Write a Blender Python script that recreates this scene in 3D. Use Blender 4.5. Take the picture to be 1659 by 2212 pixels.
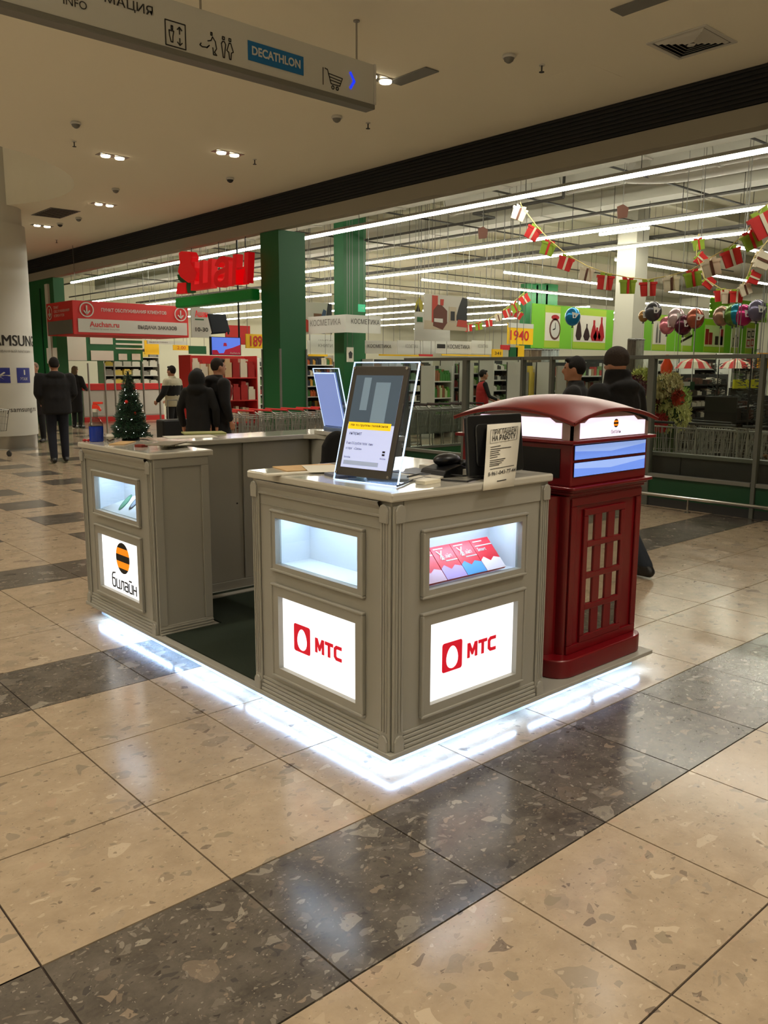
import bpy, bmesh, math, random
import numpy as np
from mathutils import Vector, Matrix
random.seed(7)
for o in list(bpy.data.objects): bpy.data.objects.remove(o)
SC = bpy.context.scene
COL = SC.collection

# ------------------------------------------------------------------ camera
W, H = 1659, 2212
FPX = 1802.05
PITCH, ROLL, YAW, CAMH = -0.168706, 0.003748, 0.728678, 1.61535
_F = Vector((math.sin(YAW)*math.cos(PITCH), math.cos(YAW)*math.cos(PITCH), math.sin(PITCH)))
_R = _F.cross(Vector((0, 0, 1))).normalized()
_U = _R.cross(_F)
R_ = math.cos(ROLL)*_R + math.sin(ROLL)*_U
U_ = -math.sin(ROLL)*_R + math.cos(ROLL)*_U
CAM = Vector((0, 0, CAMH))
cd = bpy.data.cameras.new('camera')
cam = bpy.data.objects.new('camera', cd); COL.objects.link(cam)
cd.sensor_fit = 'HORIZONTAL'; cd.sensor_width = 36; cd.lens = 36*FPX/W
cd.clip_start = .05; cd.clip_end = 300
m = Matrix((R_, U_, -_F)).transposed().to_4x4(); m.translation = CAM
cam.matrix_world = m
SC.camera = cam

def at(px, py, x=None, y=None, z=None):
    d = _F + R_*((px-W/2)/FPX) - U_*((py-H/2)/FPX)
    if x is not None: t = x/d.x
    elif y is not None: t = y/d.y
    else: t = (z-CAMH)/d.z
    return CAM + d*t
def lin(c): return tuple(((v/255)/12.92 if v <= 10 else (((v/255)+.055)/1.055)**2.4) for v in c)

# ------------------------------------------------------------------ world, exposure, big lights
SC.view_settings.view_transform = 'Standard'
SC.view_settings.look = 'None'
SC.view_settings.exposure = 0.0
SC.view_settings.gamma = 1.0
SC.view_settings.use_curve_mapping = False
wd = bpy.data.worlds.new('world'); SC.world = wd; wd.use_nodes = True
wd.node_tree.nodes['Background'].inputs[0].default_value = (.9, .85, .75, 1)
wd.node_tree.nodes['Background'].inputs[1].default_value = .05
CEIL = 4.76
SPOT_W = 215
WARM = (1.0, .90, .76)
def spot(x, y, z, power, ang=110, blend=.7, col=WARM, size=.09):
    l = bpy.data.lights.new('downlight_or_fill_lamp', 'SPOT'); l.energy = power; l.color = col
    l.spot_size = math.radians(ang); l.spot_blend = blend; l.shadow_soft_size = size
    o = bpy.data.objects.new('downlight_or_fill_lamp', l); COL.objects.link(o); o.location = (x, y, z)
    return o
def area(loc, target, sx, sy, power, col, name='lamp', spread=180):
    l = bpy.data.lights.new(name, 'AREA'); l.shape = 'RECTANGLE'; l.size = sx; l.size_y = sy
    l.energy = power; l.color = col; l.spread = math.radians(spread)
    o = bpy.data.objects.new(name, l); COL.objects.link(o); o.location = loc
    o.rotation_euler = (Vector(target)-Vector(loc)).to_track_quat('-Z', 'Y').to_euler()
    return o

# ------------------------------------------------------------------ materials
MATS = {}
def mat(name, col, rough=.5, metal=0, emit=0, ecol=None, bump=0, bscale=60, noise=0, nscale=8, coat=0):
    if name in MATS: return MATS[name]
    m_ = bpy.data.materials.new(name); m_.use_nodes = True; MATS[name] = m_
    nt = m_.node_tree; b = nt.nodes['Principled BSDF']; c = lin(col)
    b.inputs['Base Color'].default_value = (*c, 1)
    b.inputs['Roughness'].default_value = rough; b.inputs['Metallic'].default_value = metal
    b.inputs['Coat Weight'].default_value = coat
    if emit:
        e = lin(ecol or col); b.inputs['Emission Color'].default_value = (*e, 1)
        b.inputs['Emission Strength'].default_value = emit
    if noise or bump:
        tc = nt.nodes.new('ShaderNodeTexCoord')
        n = nt.nodes.new('ShaderNodeTexNoise'); n.inputs['Scale'].default_value = nscale
        n.inputs['Detail'].default_value = 5; nt.links.new(tc.outputs['Object'], n.inputs['Vector'])
        if noise:
            mx = nt.nodes.new('ShaderNodeMix'); mx.data_type = 'RGBA'
            mx.inputs[6].default_value = (*[v*(1-noise) for v in c], 1)
            mx.inputs[7].default_value = (*[min(1, v*(1+noise)) for v in c], 1)
            nt.links.new(n.outputs[0], mx.inputs[0]); nt.links.new(mx.outputs[2], b.inputs['Base Color'])
        if bump:
            n2 = nt.nodes.new('ShaderNodeTexNoise'); n2.inputs['Scale'].default_value = bscale
            nt.links.new(tc.outputs['Object'], n2.inputs['Vector'])
            bp = nt.nodes.new('ShaderNodeBump'); bp.inputs['Strength'].default_value = bump; bp.inputs['Distance'].default_value = .01
            nt.links.new(n2.outputs[0], bp.inputs['Height']); nt.links.new(bp.outputs[0], b.inputs['Normal'])
    return m_
def glass(name, tint=(235, 240, 238), ior=1.45, rough=0.02, gl=1.0):
    if name in MATS: return MATS[name]
    m_ = bpy.data.materials.new(name); m_.use_nodes = True; MATS[name] = m_
    nt = m_.node_tree; nt.nodes.remove(nt.nodes['Principled BSDF']); out = nt.nodes['Material Output']
    t = nt.nodes.new('ShaderNodeBsdfTransparent'); t.inputs[0].default_value = (*lin(tint), 1)
    g = nt.nodes.new('ShaderNodeBsdfGlossy'); g.inputs['Roughness'].default_value = rough
    f = nt.nodes.new('ShaderNodeLayerWeight'); f.inputs[0].default_value = .5
    pw = nt.nodes.new('ShaderNodeMath'); pw.operation = 'POWER'; pw.inputs[1].default_value = 4
    nt.links.new(f.outputs['Facing'], pw.inputs[0])
    ml = nt.nodes.new('ShaderNodeMath'); ml.operation = 'MULTIPLY_ADD'; ml.inputs[1].default_value = .6*gl; ml.inputs[2].default_value = .035*gl
    mx = nt.nodes.new('ShaderNodeMixShader')
    nt.links.new(pw.outputs[0], ml.inputs[0]); nt.links.new(ml.outputs[0], mx.inputs[0])
    nt.links.new(t.outputs[0], mx.inputs[1]); nt.links.new(g.outputs[0], mx.inputs[2]); nt.links.new(mx.outputs[0], out.inputs[0])
    return m_
def terrazzo(name, base, chips, frac, rough):
    m_ = bpy.data.materials.new(name); m_.use_nodes = True; MATS[name] = m_
    nt = m_.node_tree; N = nt.nodes; L = nt.links; b = N['Principled BSDF']
    g = N.new('ShaderNodeNewGeometry')
    # distorted position
    dn = N.new('ShaderNodeTexNoise'); dn.inputs['Scale'].default_value = 9; dn.inputs['Detail'].default_value = 2
    L.new(g.outputs['Position'], dn.inputs['Vector'])
    va = N.new('ShaderNodeVectorMath'); va.operation = 'MULTIPLY_ADD'
    va.inputs[1].default_value = (.09, .09, .09); L.new(dn.outputs['Color'], va.inputs[0]); L.new(g.outputs['Position'], va.inputs[2])
    no = N.new('ShaderNodeTexNoise'); no.inputs['Scale'].default_value = 7; no.inputs['Detail'].default_value = 7; no.inputs['Roughness'].default_value = .7
    L.new(g.outputs['Position'], no.inputs['Vector'])
    rp = N.new('ShaderNodeValToRGB'); rp.color_ramp.elements[0].position = .3; rp.color_ramp.elements[1].position = .7
    rp.color_ramp.elements[0].color = (*lin(base[0]), 1); rp.color_ramp.elements[1].color = (*lin(base[1]), 1)
    L.new(no.outputs[0], rp.inputs[0]); cur = rp.outputs[0]
    for sc, fr, edge in ((9, frac, .10), (21, frac*1.1, .13), (48, frac*1.4, .16), (120, frac*.9, .2)):
        v1 = N.new('ShaderNodeTexVoronoi'); v1.feature = 'F1'; v1.inputs['Scale'].default_value = sc
        v2 = N.new('ShaderNodeTexVoronoi'); v2.feature = 'DISTANCE_TO_EDGE'; v2.inputs['Scale'].default_value = sc
        mp = N.new('ShaderNodeMapping'); mp.inputs['Scale'].default_value = (1, 1.35, 1); mp.inputs['Location'].default_value = (sc, sc*.7, 0)
        L.new(va.outputs[0], mp.inputs[0]); L.new(mp.outputs[0], v1.inputs['Vector']); L.new(mp.outputs[0], v2.inputs['Vector'])
        sp = N.new('ShaderNodeSeparateColor'); L.new(v1.outputs['Color'], sp.inputs[0])
        a = N.new('ShaderNodeMath'); a.operation = 'LESS_THAN'; a.inputs[1].default_value = fr; L.new(sp.outputs[0], a.inputs[0])
        e = N.new('ShaderNodeMath'); e.operation = 'GREATER_THAN'; e.inputs[1].default_value = edge; L.new(v2.outputs['Distance'], e.inputs[0])
        mm = N.new('ShaderNodeMath'); mm.operation = 'MULTIPLY'; L.new(a.outputs[0], mm.inputs[0]); L.new(e.outputs[0], mm.inputs[1])
        mk = N.new('ShaderNodeMath'); mk.operation = 'MULTIPLY'; L.new(mm.outputs[0], mk.inputs[0])
        al = N.new('ShaderNodeMapRange'); al.inputs[3].default_value = .12; al.inputs[4].default_value = .75; L.new(sp.outputs[2], al.inputs[0]); L.new(al.outputs[0], mk.inputs[1])
        cr = N.new('ShaderNodeValToRGB'); cr.color_ramp.interpolation = 'CONSTANT'
        els = cr.color_ramp.elements
        for i, c in enumerate(chips):
            if i < 2: el = els[i]
            else: el = els.new(i/len(chips))
            el.position = i/len(chips); el.color = (*lin(c), 1)
        L.new(sp.outputs[1], cr.inputs[0])
        mx = N.new('ShaderNodeMix'); mx.data_type = 'RGBA'
        L.new(mk.outputs[0], mx.inputs[0]); L.new(cur, mx.inputs[6]); L.new(cr.outputs[0], mx.inputs[7]); cur = mx.outputs[2]
    L.new(cur, b.inputs['Base Color']); b.inputs['Roughness'].default_value = rough
    rr = N.new('ShaderNodeMapRange'); rr.inputs[3].default_value = rough-.04; rr.inputs[4].default_value = rough+.08
    L.new(no.outputs[0], rr.inputs[0]); L.new(rr.outputs[0], b.inputs['Roughness'])
    return m_

M_white = mat('white_lacquer', (150, 148, 139), .38, noise=.03, nscale=3)
M_wtop = mat('white_counter_laminate', (184, 181, 170), .1)
M_box = mat('white_niche_board', (225, 228, 232), .5)
M_red = mat('booth_red_lacquer', (104, 6, 15), .3, coat=.2)
M_reddk = mat('booth_roof_red', (118, 30, 26), .35)
M_lbox = mat('lightbox_white', (245, 248, 252), .6, emit=1.05, ecol=(250, 252, 255))
M_lbox2 = mat('lightbox_pinkish', (240, 225, 245), .6, emit=.95, ecol=(248, 232, 252))
M_led = mat('led_strip', (255, 255, 255), .5, emit=105, ecol=(172, 206, 255))
M_tube = mat('fluorescent_tube', (255, 255, 255), .5, emit=44, ecol=(255, 250, 232))
M_lamp = mat('downlight_glow', (255, 255, 255), .5, emit=12, ecol=(255, 236, 200))
M_logo_r = mat('logo_red', (200, 14, 40), .5, emit=.55, ecol=(205, 12, 38))
M_logo_k = mat('logo_black', (22, 20, 20), .5)
M_logo_o = mat('logo_orange', (250, 150, 20), .5, emit=.6, ecol=(250, 140, 10))
M_mirror = mat('mirror', (215, 215, 210), .03, 1)
M_chrome = mat('chrome', (190, 190, 188), .2, 1)
M_steel = mat('brushed_steel', (165, 162, 155), .35, 1)
M_black = mat('black_plastic', (14, 15, 17), .4)
M_blackcloth = mat('black_cloth', (13, 13, 15), .95, bump=.2)
M_dark = mat('dark_grey', (45, 46, 46), .6)
M_grey = mat('grey_metal', (120, 120, 114), .45, .3)
M_frame = mat('partition_grey', (92, 95, 88), .5)
M_ceil = mat('ceiling_paint', (238, 234, 214), .9, noise=.015, nscale=.4)
M_beam = mat('beam_paint', (150, 146, 132), .85)
M_louv = mat('louvre_black', (22, 22, 22), .7)
M_green = mat('store_green', (10, 92, 44), .55)
M_greend = mat('store_green_dark', (8, 62, 34), .5)
M_lime = mat('lime_green', (120, 190, 50), .6)
M_lime2 = mat('lime_yellow', (165, 195, 60), .6)
M_storew = mat('store_cream_wall', (205, 202, 180), .9)
M_duct = mat('duct_zinc', (176, 174, 160), .6, .15)
M_pipe = mat('pipe_dark', (60, 58, 52), .6)
M_paper = mat('paper', (214, 210, 196), .8)
M_signw = mat('sign_white', (200, 200, 192), .7)
M_signred = mat('sign_red', (205, 45, 42), .6)
M_ared = mat('letter_red', (225, 10, 22), .5, emit=.25)
M_yellow = mat('sign_yellow', (250, 200, 20), .6)
M_ink = mat('ink', (40, 38, 36), .8)
M_inkg = mat('ink_grey', (120, 118, 110), .8)
M_blue = mat('sign_blue', (35, 45, 130), .6)
M_decblue = mat('sign_azure', (10, 105, 165), .6)
M_glass = glass('clear_glass')
M_pglass = glass('partition_glass', (226, 232, 226), gl=.7)
M_acr = glass('acrylic', (225, 235, 250), 1.6)
M_acredge = mat('acrylic_lit_edge', (225, 240, 255), .3, emit=1.1, ecol=(200, 225, 255))
M_skin = mat('skin', (175, 125, 98), .6)
M_hair = mat('dark_hair', (25, 19, 16), .9, bump=.3)
M_wood = mat('pale_wood', (200, 165, 115), .6, noise=.15, nscale=20)
M_carpet = mat('green_carpet', (17, 32, 15), 1, bump=.6, bscale=400, noise=.25, nscale=30)
M_grout = mat('grout', (52, 40, 32), .9)
M_tbeige = terrazzo('terrazzo_beige', ((146, 129, 107), (168, 150, 126)), ((122, 112, 98), (186, 170, 146), (130, 118, 98), (164, 140, 118), (92, 80, 70), (142, 130, 114)), .13, .17)
M_tgrey = terrazzo('terrazzo_grey', ((68, 63, 57), (100, 93, 84)), ((60, 58, 56), (140, 132, 120), (90, 84, 74), (150, 142, 128), (138, 122, 104), (46, 42, 40), (104, 98, 90)), .22, .17)

# ------------------------------------------------------------------ mesh builder
class MB:
    def __init__(s): s.v = []; s.f = []; s.m = []
    def add(s, vs, fs, mi=0):
        n = len(s.v); s.v += [tuple(v) for v in vs]
        for f in fs: s.f.append(tuple(n+i for i in f)); s.m.append(mi)
    def box(s, x0, y0, z0, x1, y1, z1, mi=0):
        s.obox((0, 0, 0), (1, 0, 0), (0, 1, 0), (0, 0, 1), x0, x1, y0, y1, z0, z1, mi)
    def obox(s, O, U, V, N, u0, u1, v0, v1, n0, n1, mi=0):
        O, U, V, N = map(Vector, (O, U, V, N))
        P = [O+U*u+V*v+N*n for n in (n0, n1) for v in (v0, v1) for u in (u0, u1)]
        fs = [(0, 2, 3, 1), (4, 5, 7, 6), (0, 1, 5, 4), (2, 6, 7, 3), (0, 4, 6, 2), (1, 3, 7, 5)]
        if U.cross(V).dot(N) < 0: fs = [f[::-1] for f in fs]
        if (u1-u0)*(v1-v0)*(n1-n0) < 0: fs = [f[::-1] for f in fs]
        s.add(P, fs, mi)
    def quad(s, a, b, c, d, mi=0): s.add([a, b, c, d], [(0, 1, 2, 3)], mi)
    def prism(s, pts, O, U, V, N, n0, n1, mi=0):
        O, U, V, N = map(Vector, (O, U, V, N)); k = len(pts)
        P = [O+U*p[0]+V*p[1]+N*n0 for p in pts]+[O+U*p[0]+V*p[1]+N*n1 for p in pts]
        fs = [tuple(range(k))[::-1], tuple(range(k, 2*k))]+[(i, (i+1) % k, k+(i+1) % k, k+i) for i in range(k)]
        ar = sum(pts[i][0]*pts[(i+1) % k][1]-pts[(i+1) % k][0]*pts[i][1] for i in range(k))
        if (U.cross(V).dot(N) < 0) ^ (ar < 0): fs = [f[::-1] for f in fs]
        s.add(P, fs, mi)
    def cyl(s, p0, p1, r0, r1=None, n=12, mi=0, caps=True):
        r1 = r0 if r1 is None else r1; p0 = Vector(p0); p1 = Vector(p1); d = (p1-p0)
        if d.length < 1e-7: return
        d.normalize(); a = d.orthogonal().normalized(); b = d.cross(a)
        P = [p+(a*math.cos(2*math.pi*i/n)+b*math.sin(2*math.pi*i/n))*r for p, r in ((p0, r0), (p1, r1)) for i in range(n)]
        fs = [(i, (i+1) % n, n+(i+1) % n, n+i) for i in range(n)]
        if caps: fs += [tuple(range(n))[::-1], tuple(range(n, 2*n))]
        s.add(P, fs, mi)
    def tube(s, pts, r, n=6, mi=0):
        for a, b in zip(pts[:-1], pts[1:]): s.cyl(a, b, r, r, n, mi)
    def sph(s, c, r, nu=12, nv=8, mi=0, rot=None):
        if not hasattr(r, '__len__'): r = (r, r, r)
        c = Vector(c); P = []
        for j in range(nv+1):
            th = math.pi*j/nv
            for i in range(nu):
                ph = 2*math.pi*i/nu
                q = Vector((r[0]*math.sin(th)*math.cos(ph), r[1]*math.sin(th)*math.sin(ph), r[2]*math.cos(th)))
                if rot: q = rot @ q
                P.append(c+q)
        fs = []
        for j in range(nv):
            for i in range(nu):
                a = j*nu+i; b = j*nu+(i+1) % nu
                if j == 0: fs.append((a, a+nu, b+nu))
                elif j == nv-1: fs.append((a, a+nu, b))
                else: fs.append((a, a+nu, b+nu, b))
        s.add(P, fs, mi)
    def lathe(s, prof, c, n=24, mi=0, sx=1, sy=1):
        c = Vector(c); P = [c+Vector((r*sx*math.cos(2*math.pi*i/n), r*sy*math.sin(2*math.pi*i/n), z)) for r, z in prof for i in range(n)]
        fs = [(j*n+i, j*n+(i+1) % n, (j+1)*n+(i+1) % n, (j+1)*n+i) for j in range(len(prof)-1) for i in range(n)]
        fs += [tuple(range(n))[::-1], tuple(range((len(prof)-1)*n, len(prof)*n))]
        s.add(P, fs, mi)
    def build(s, name, mats, parent=None, smooth=False, bevel=0, label=None, kind=None, seg=2):
        me = bpy.data.meshes.new(name); off = Vector((0, 0, 0))
        if parent is not None:
            p = parent
            while p is not None: off = off + p.location; p = p.parent
        me.from_pydata([tuple(Vector(v)-off) for v in s.v], [], s.f)
        if not isinstance(mats, (list, tuple)): mats = [mats]
        for m__ in mats: me.materials.append(m__)
        me.polygons.foreach_set('material_index', s.m)
        me.update()
        o = bpy.data.objects.new(name, me); COL.objects.link(o)
        if parent is not None: o.parent = parent
        if smooth:
            me.polygons.foreach_set('use_smooth', [True]*len(me.polygons))
            me.set_sharp_from_angle(angle=math.radians(35))
        if bevel:
            bv = o.modifiers.new('bevel', 'BEVEL'); bv.width = bevel; bv.segments = seg; bv.limit_method = 'ANGLE'; bv.angle_limit = math.radians(40)
        if label: o['label'] = label
        if kind: o['kind'] = kind
        return o
def thing(name, label, cat, loc=(0, 0, 0), group=None):
    o = bpy.data.objects.new(name, None); COL.objects.link(o); o.location = loc; o.empty_display_size = .1
    return tag(o, label, cat, group)
def tag(o, label, cat, group=None):
    o['label'] = label; o['category'] = cat
    if group: o['group'] = group
    return o
def copy_tree(o, parent=None):
    c = o.copy(); COL.objects.link(c)
    if parent is not None: c.parent = parent
    for ch in o.children: copy_tree(ch, c)
    return c
def dup(root, loc, rz=None, label=None, group=None):
    c = copy_tree(root); c.location = loc
    if rz is not None: c.rotation_euler = (0, 0, rz)
    if label: c['label'] = label
    if group: c['group'] = group
    return c
def text(s, O, U, V, w, h, mt, parent=None, bold=0, ext=.001, name='lettering', label=None, shear=0, align='L'):
    """flat lettering: lower-left corner O, running along U, up V, fitted to w x h (w None keeps proportions)"""
    cu = bpy.data.curves.new(name, 'FONT'); cu.body = s; cu.size = 1; cu.offset = bold if s == 'DECATHLON' else min(bold, .004 if ('М' in s or 'M' in s) else .018); cu.shear = shear; cu.resolution_u = 3
    ob = bpy.data.objects.new(name, cu); COL.objects.link(ob)
    bpy.context.view_layer.update()
    me = bpy.data.meshes.new_from_object(ob.evaluated_get(bpy.context.evaluated_depsgraph_get()))
    bpy.data.objects.remove(ob)
    co = np.array([v.co[:] for v in me.vertices]) if len(me.vertices) else np.zeros((1, 3))
    mn, mx_ = co.min(0), co.max(0); sy = h/max(1e-6, (mx_[1]-mn[1])); sx = (w/max(1e-6, mx_[0]-mn[0])) if w else sy
    O, U, V = Vector(O), Vector(U).normalized(), Vector(V).normalized(); Nn = U.cross(V)
    vs = [O+U*((c[0]-mn[0])*sx)+V*((c[1]-mn[1])*sy)+Nn*ext for c in co]
    mb = MB(); mb.add(vs, [tuple(p.vertices) for p in me.polygons])
    if ext > .002:
        bmx = bmesh.new(); bmx.from_mesh(me); es = [(e.verts[0].index, e.verts[1].index) for e in bmx.edges if e.is_boundary]; bmx.free()
        bk = [p-Nn*ext for p in vs]
        for a, b in es: mb.add([vs[a], vs[b], bk[b], bk[a]], [(0, 1, 2, 3)])
        mb.add(bk, [tuple(p.vertices)[::-1] for p in me.polygons])
    bpy.data.meshes.remove(me)
    return mb.build(name, mt, parent, label=label)
def struct(o): o['kind'] = 'structure'; return o
Z3 = Vector((0, 0, 1))

# ------------------------------------------------------------------ structure: floor
GX, GY, TS = 1.2648, 3.9479, .6
fb = MB(); fb.box(-14, -10, -.12, 52, 48, -.006)
floor = struct(fb.build('floor', M_grout))
fb = {}
def tile_mesh(name, mt):
    b = MB(); g = .0032; b.box(g, g, -.02, TS-g, TS-g, 0)
    me = bpy.data.meshes.new(name); me.from_pydata(b.v, [], b.f); me.materials.append(mt); me.update(); return me
TM = {0: tile_mesh('floor_tile', M_tbeige), 1: tile_mesh('floor_tile', M_tgrey)}
def dark_tile(i, j):
    if j in (-4, 0, 4, -8): return 1
    if j >= 6 and i % 2 == 1 and (j+(i-3)//2) % 2 == 0: return 1
    return 0
cand = []
for i in range(-24, 66):
    for j in range(-20, 70):
        c = Vector((GX+(i+.5)*TS, GY+(j+.5)*TS, 0)); d = c-CAM; z = d.dot(_F)
        if z < .3: vis = False
        else:
            px = W/2+FPX*d.dot(R_)/z; py = H/2-FPX*d.dot(U_)/z; mg = 420/z
            vis = -mg < px < W+mg and py < H+mg
        cand.append((vis, -d.length, i, j))
cand.sort(reverse=True)
rest = [MB(), MB()]
for k, (vis, nd, i, j) in enumerate(cand):
    t = dark_tile(i, j)
    if vis and k < 300:
        o = bpy.data.objects.new('tile', TM[t]); COL.objects.link(o); o.location = (GX+i*TS, GY+j*TS, 0); o.parent = floor
    else:
        g = .0032; x, y = GX+i*TS, GY+j*TS
        rest[t].add([(x+g, y+g, 0), (x+TS-g, y+g, 0), (x+TS-g, y+TS-g, 0), (x+g, y+TS-g, 0)], [(0, 1, 2, 3)])
rb = MB(); rb.add(rest[0].v, rest[0].f, 0); rb.add(rest[1].v, rest[1].f, 1)
rb.build('tile_field', [M_tbeige, M_tgrey], floor, kind='stuff')

# ceiling of the mall with a round recess, walls, fascia
FX = 9.13                                   # storefront plane
RC = Vector((3.25, 16.0, 0)); RR = 3.05
cb = MB(); zc = CEIL
xs = [-14, RC.x-RR-.3, RC.x+RR+.3, FX]; ys = [-10, RC.y-RR-.3, RC.y+RR+.3, 48]
for i in range(3):
    for j in range(3):
        if i == 1 and j == 1: continue
        cb.quad((xs[i], ys[j], zc), (xs[i], ys[j+1], zc), (xs[i+1], ys[j+1], zc), (xs[i+1], ys[j], zc))
n = 64
for k in range(n):
    pp = []
    for kk in (k, k+1):
        a = 2*math.pi*kk/n; c, s_ = math.cos(a), math.sin(a); q = (RR+.3)/max(abs(c), abs(s_))
        pp.append((RC.x+RR*c, RC.y+RR*s_)); pp.append((RC.x+q*c, RC.y+q*s_))
    cb.quad((*pp[0], zc), (*pp[2], zc), (*pp[3], zc), (*pp[1], zc))
    cb.quad((*pp[0], zc), (*pp[0], zc+1.8), (*pp[2], zc+1.8), (*pp[2], zc))
cb.lathe([(RR+.01, zc+1.8), (RR+.01, zc+1.85)], (RC.x, RC.y, 0), 48)
ceiling = struct(cb.build('ceiling', M_ceil))
wb = MB(); wb.box(-14.2, -10, 0, -14, 48, 6); struct(wb.build('wall_left', M_ceil))
wb = MB(); wb.box(-14, -10.2, 0, 52, -10, 6.6); struct(wb.build('wall_rear', M_ceil))
wb = MB(); wb.box(-14, 48, 0, 52, 48.2, 6.6); struct(wb.build('wall_far', M_storew))
wb = MB(); wb.box(52, -10, 0, 52.2, 48, 6.6); struct(wb.build('wall_right', M_storew))
# fascia: dark louvre z 4.34-4.76 with slats, beam underneath to 4.1
fb = MB(); fb.box(FX, -10, 4.36, FX+.25, 48, 6.6); fas = struct(fb.build('wall_fascia', M_louv))
for k in range(8):
    b = MB(); z = 4.375+k*.049; b.box(FX-.022, -9.9, z, FX-.002, 47.9, z+.026); b.build('louvre_slat', M_louv, fas, bevel=.003)
b = MB(); b.box(FX-.05, -10, 4.14, FX+.14, 48, 4.36); struct(b.build('trim_1', M_beam, bevel=.01))
# store ceiling
b = MB(); b.box(FX+.25, -10, 6.3, 52, 48, 6.5); sc_ = struct(b.build('ceiling_store', M_storew))

# ------------------------------------------------------------------ ceiling fittings of the mall
def downlight(x, y, label, ang=0, lamp=True, pw=SPOT_W):
    t = thing('ceiling_downlight', label, 'ceiling light', (x, y, CEIL), 'recessed twin downlights')
    f = MB(); f.box(x-.23, y-.09, CEIL-.006, x+.23, y+.09, CEIL-.001); f.build('trim_plate', M_steel, t)
    for dx in (-.11, .11):
        b = MB(); b.lathe([(.065, -.03), (.072, -.008)], (x+dx, y, CEIL), 20); b.build('lamp', M_lamp, t)
        c = MB(); c.lathe([(.085, -.012), (.085, -.006)], (x+dx, y, CEIL), 20); c.build('ring', M_grey, t)
    t.rotation_euler = (0, 0, 0)
    if lamp: spot(x, y, CEIL-.08, pw)
downlight(5.75, 12.58, 'twin downlight in the ceiling, above the left end of the kiosk')
downlight(6.93, 11.25, 'twin downlight in the ceiling near the middle, nearest above the dark louvre')
downlight(7.21, 16.25, 'small twin downlight second farthest along the ceiling')
downlight(7.21, 19.55, 'twin downlight farthest off, beside the round column')
downlight(6.45, 7.35, 'twin downlight in the ceiling by the end of the hanging sign')
for x, y in ((6.7, 4.1), (1.4, 4.6), (3.4, -.2)): spot(x, y, CEIL-.03, SPOT_W)
for x, y, z, w_ in ((-5, 3, 3.3, 330), (1, -6, 3.3, 230), (-4, 15, 3.3, 300), (0, 24, 3.3, 120)): area((x, y, z), (x, y, 9), 2.5, 2.5, w_, WARM, 'fill_uplight')  # unseen upward fill lamps, added to brighten the ceiling and kiosk faces
for x, y in ((-.6, 1.4), (-2, 5), (-3.4, 0), (2.2, -1.6), (6.2, -1.2), (1.5, 8), (4.2, 1.0), (-2, 11), (2.6, 22), (6.8, 25), (2.6, 10), (-1.2, 8), (1, 14.5), (3.6, 18.5), (5, 27), (1.5, 28), (-4.5, 8), (-6, 2), (-6, -4), (5.5, 33), (7.5, 31), (-5, 15), (7.9, -3), (4.5, -5)): spot(x, y, CEIL-.03, SPOT_W)  # out-of-view spots without fittings, added so floor bounce lifts the ceiling
for (x, y), lb in (((6.69, 7.05), 'grey recessed ceiling slot beside the end of the hanging sign'), ((6.9, 4.35), 'grey recessed ceiling slot at the top edge of the picture')):
    t = thing('ceiling_slot', lb, 'ceiling panel', (x, y, CEIL))
    b = MB(); b.box(x-.1, y-.3, CEIL-.012, x+.1, y+.3, CEIL-.002); b.build('slot_panel', M_grey, t, bevel=.003)
def sensor(x, y, label, dark=False):
    t = thing('smoke_detector' if not dark else 'dome_camera', label, 'smoke detector' if not dark else 'camera', (x, y, CEIL))
    b = MB(); b.lathe([(.06, 0), (.07, -.02), (.062, -.035)], (x, y, CEIL), 20); b.build('base', M_signw, t, smooth=True)
    b = MB(); b.lathe([(.055, -.035), (.045, -.06), (.02, -.078), (.004, -.082)], (x, y, CEIL), 20); b.build('dome', M_dark if dark else M_grey, t, smooth=True)
sensor(6.98, 5.95, 'round smoke detector on the right part of the ceiling, left of the sprinkler')
sensor(6.98, 8.74, 'round smoke detector just below the end of the hanging sign')
sensor(4.65, 11.22, 'round smoke detector below the left part of the hanging sign')
sensor(6.76, 14.73, 'round smoke detector above the small downlight pair')
sensor(7.42, 18.03, 'far smoke detector right of the dark dome camera')
sensor(7.81, 12.63, 'black dome camera under the two middle downlights', True)
sensor(7.39, 18.98, 'black dome camera beside the farthest downlight and the round column', True)
def sprinkler(x, y, lb):
    t = thing('sprinkler', lb, 'sprinkler', (x, y, CEIL))
    b = MB(); b.lathe([(.03, 0), (.03, -.01)], (x, y, CEIL), 14); b.build('escutcheon', M_signw, t)
    b = MB(); b.cyl((x, y, CEIL-.01), (x, y, CEIL-.07), .008, .008, 8); b.lathe([(.028, -.07), (.028, -.075)], (x, y, CEIL), 12); b.build('head', M_dark, t)
sprinkler(7.45, 5.9, 'small dark sprinkler head right of the ceiling smoke detector')
p = at(795, 265, z=CEIL); sprinkler(p.x, p.y, 'small sprinkler head under the end of the hanging sign')
p = at(160, 305, z=CEIL); sprinkler(p.x, p.y, 'small sprinkler head on the left part of the ceiling')
p = at(550, 344, z=CEIL); sprinkler(p.x, p.y, 'small sprinkler head right of the middle downlights')
p = at(122, 518, z=CEIL); sprinkler(p.x, p.y, 'small sprinkler head low on the left above the dark louvre')
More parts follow.
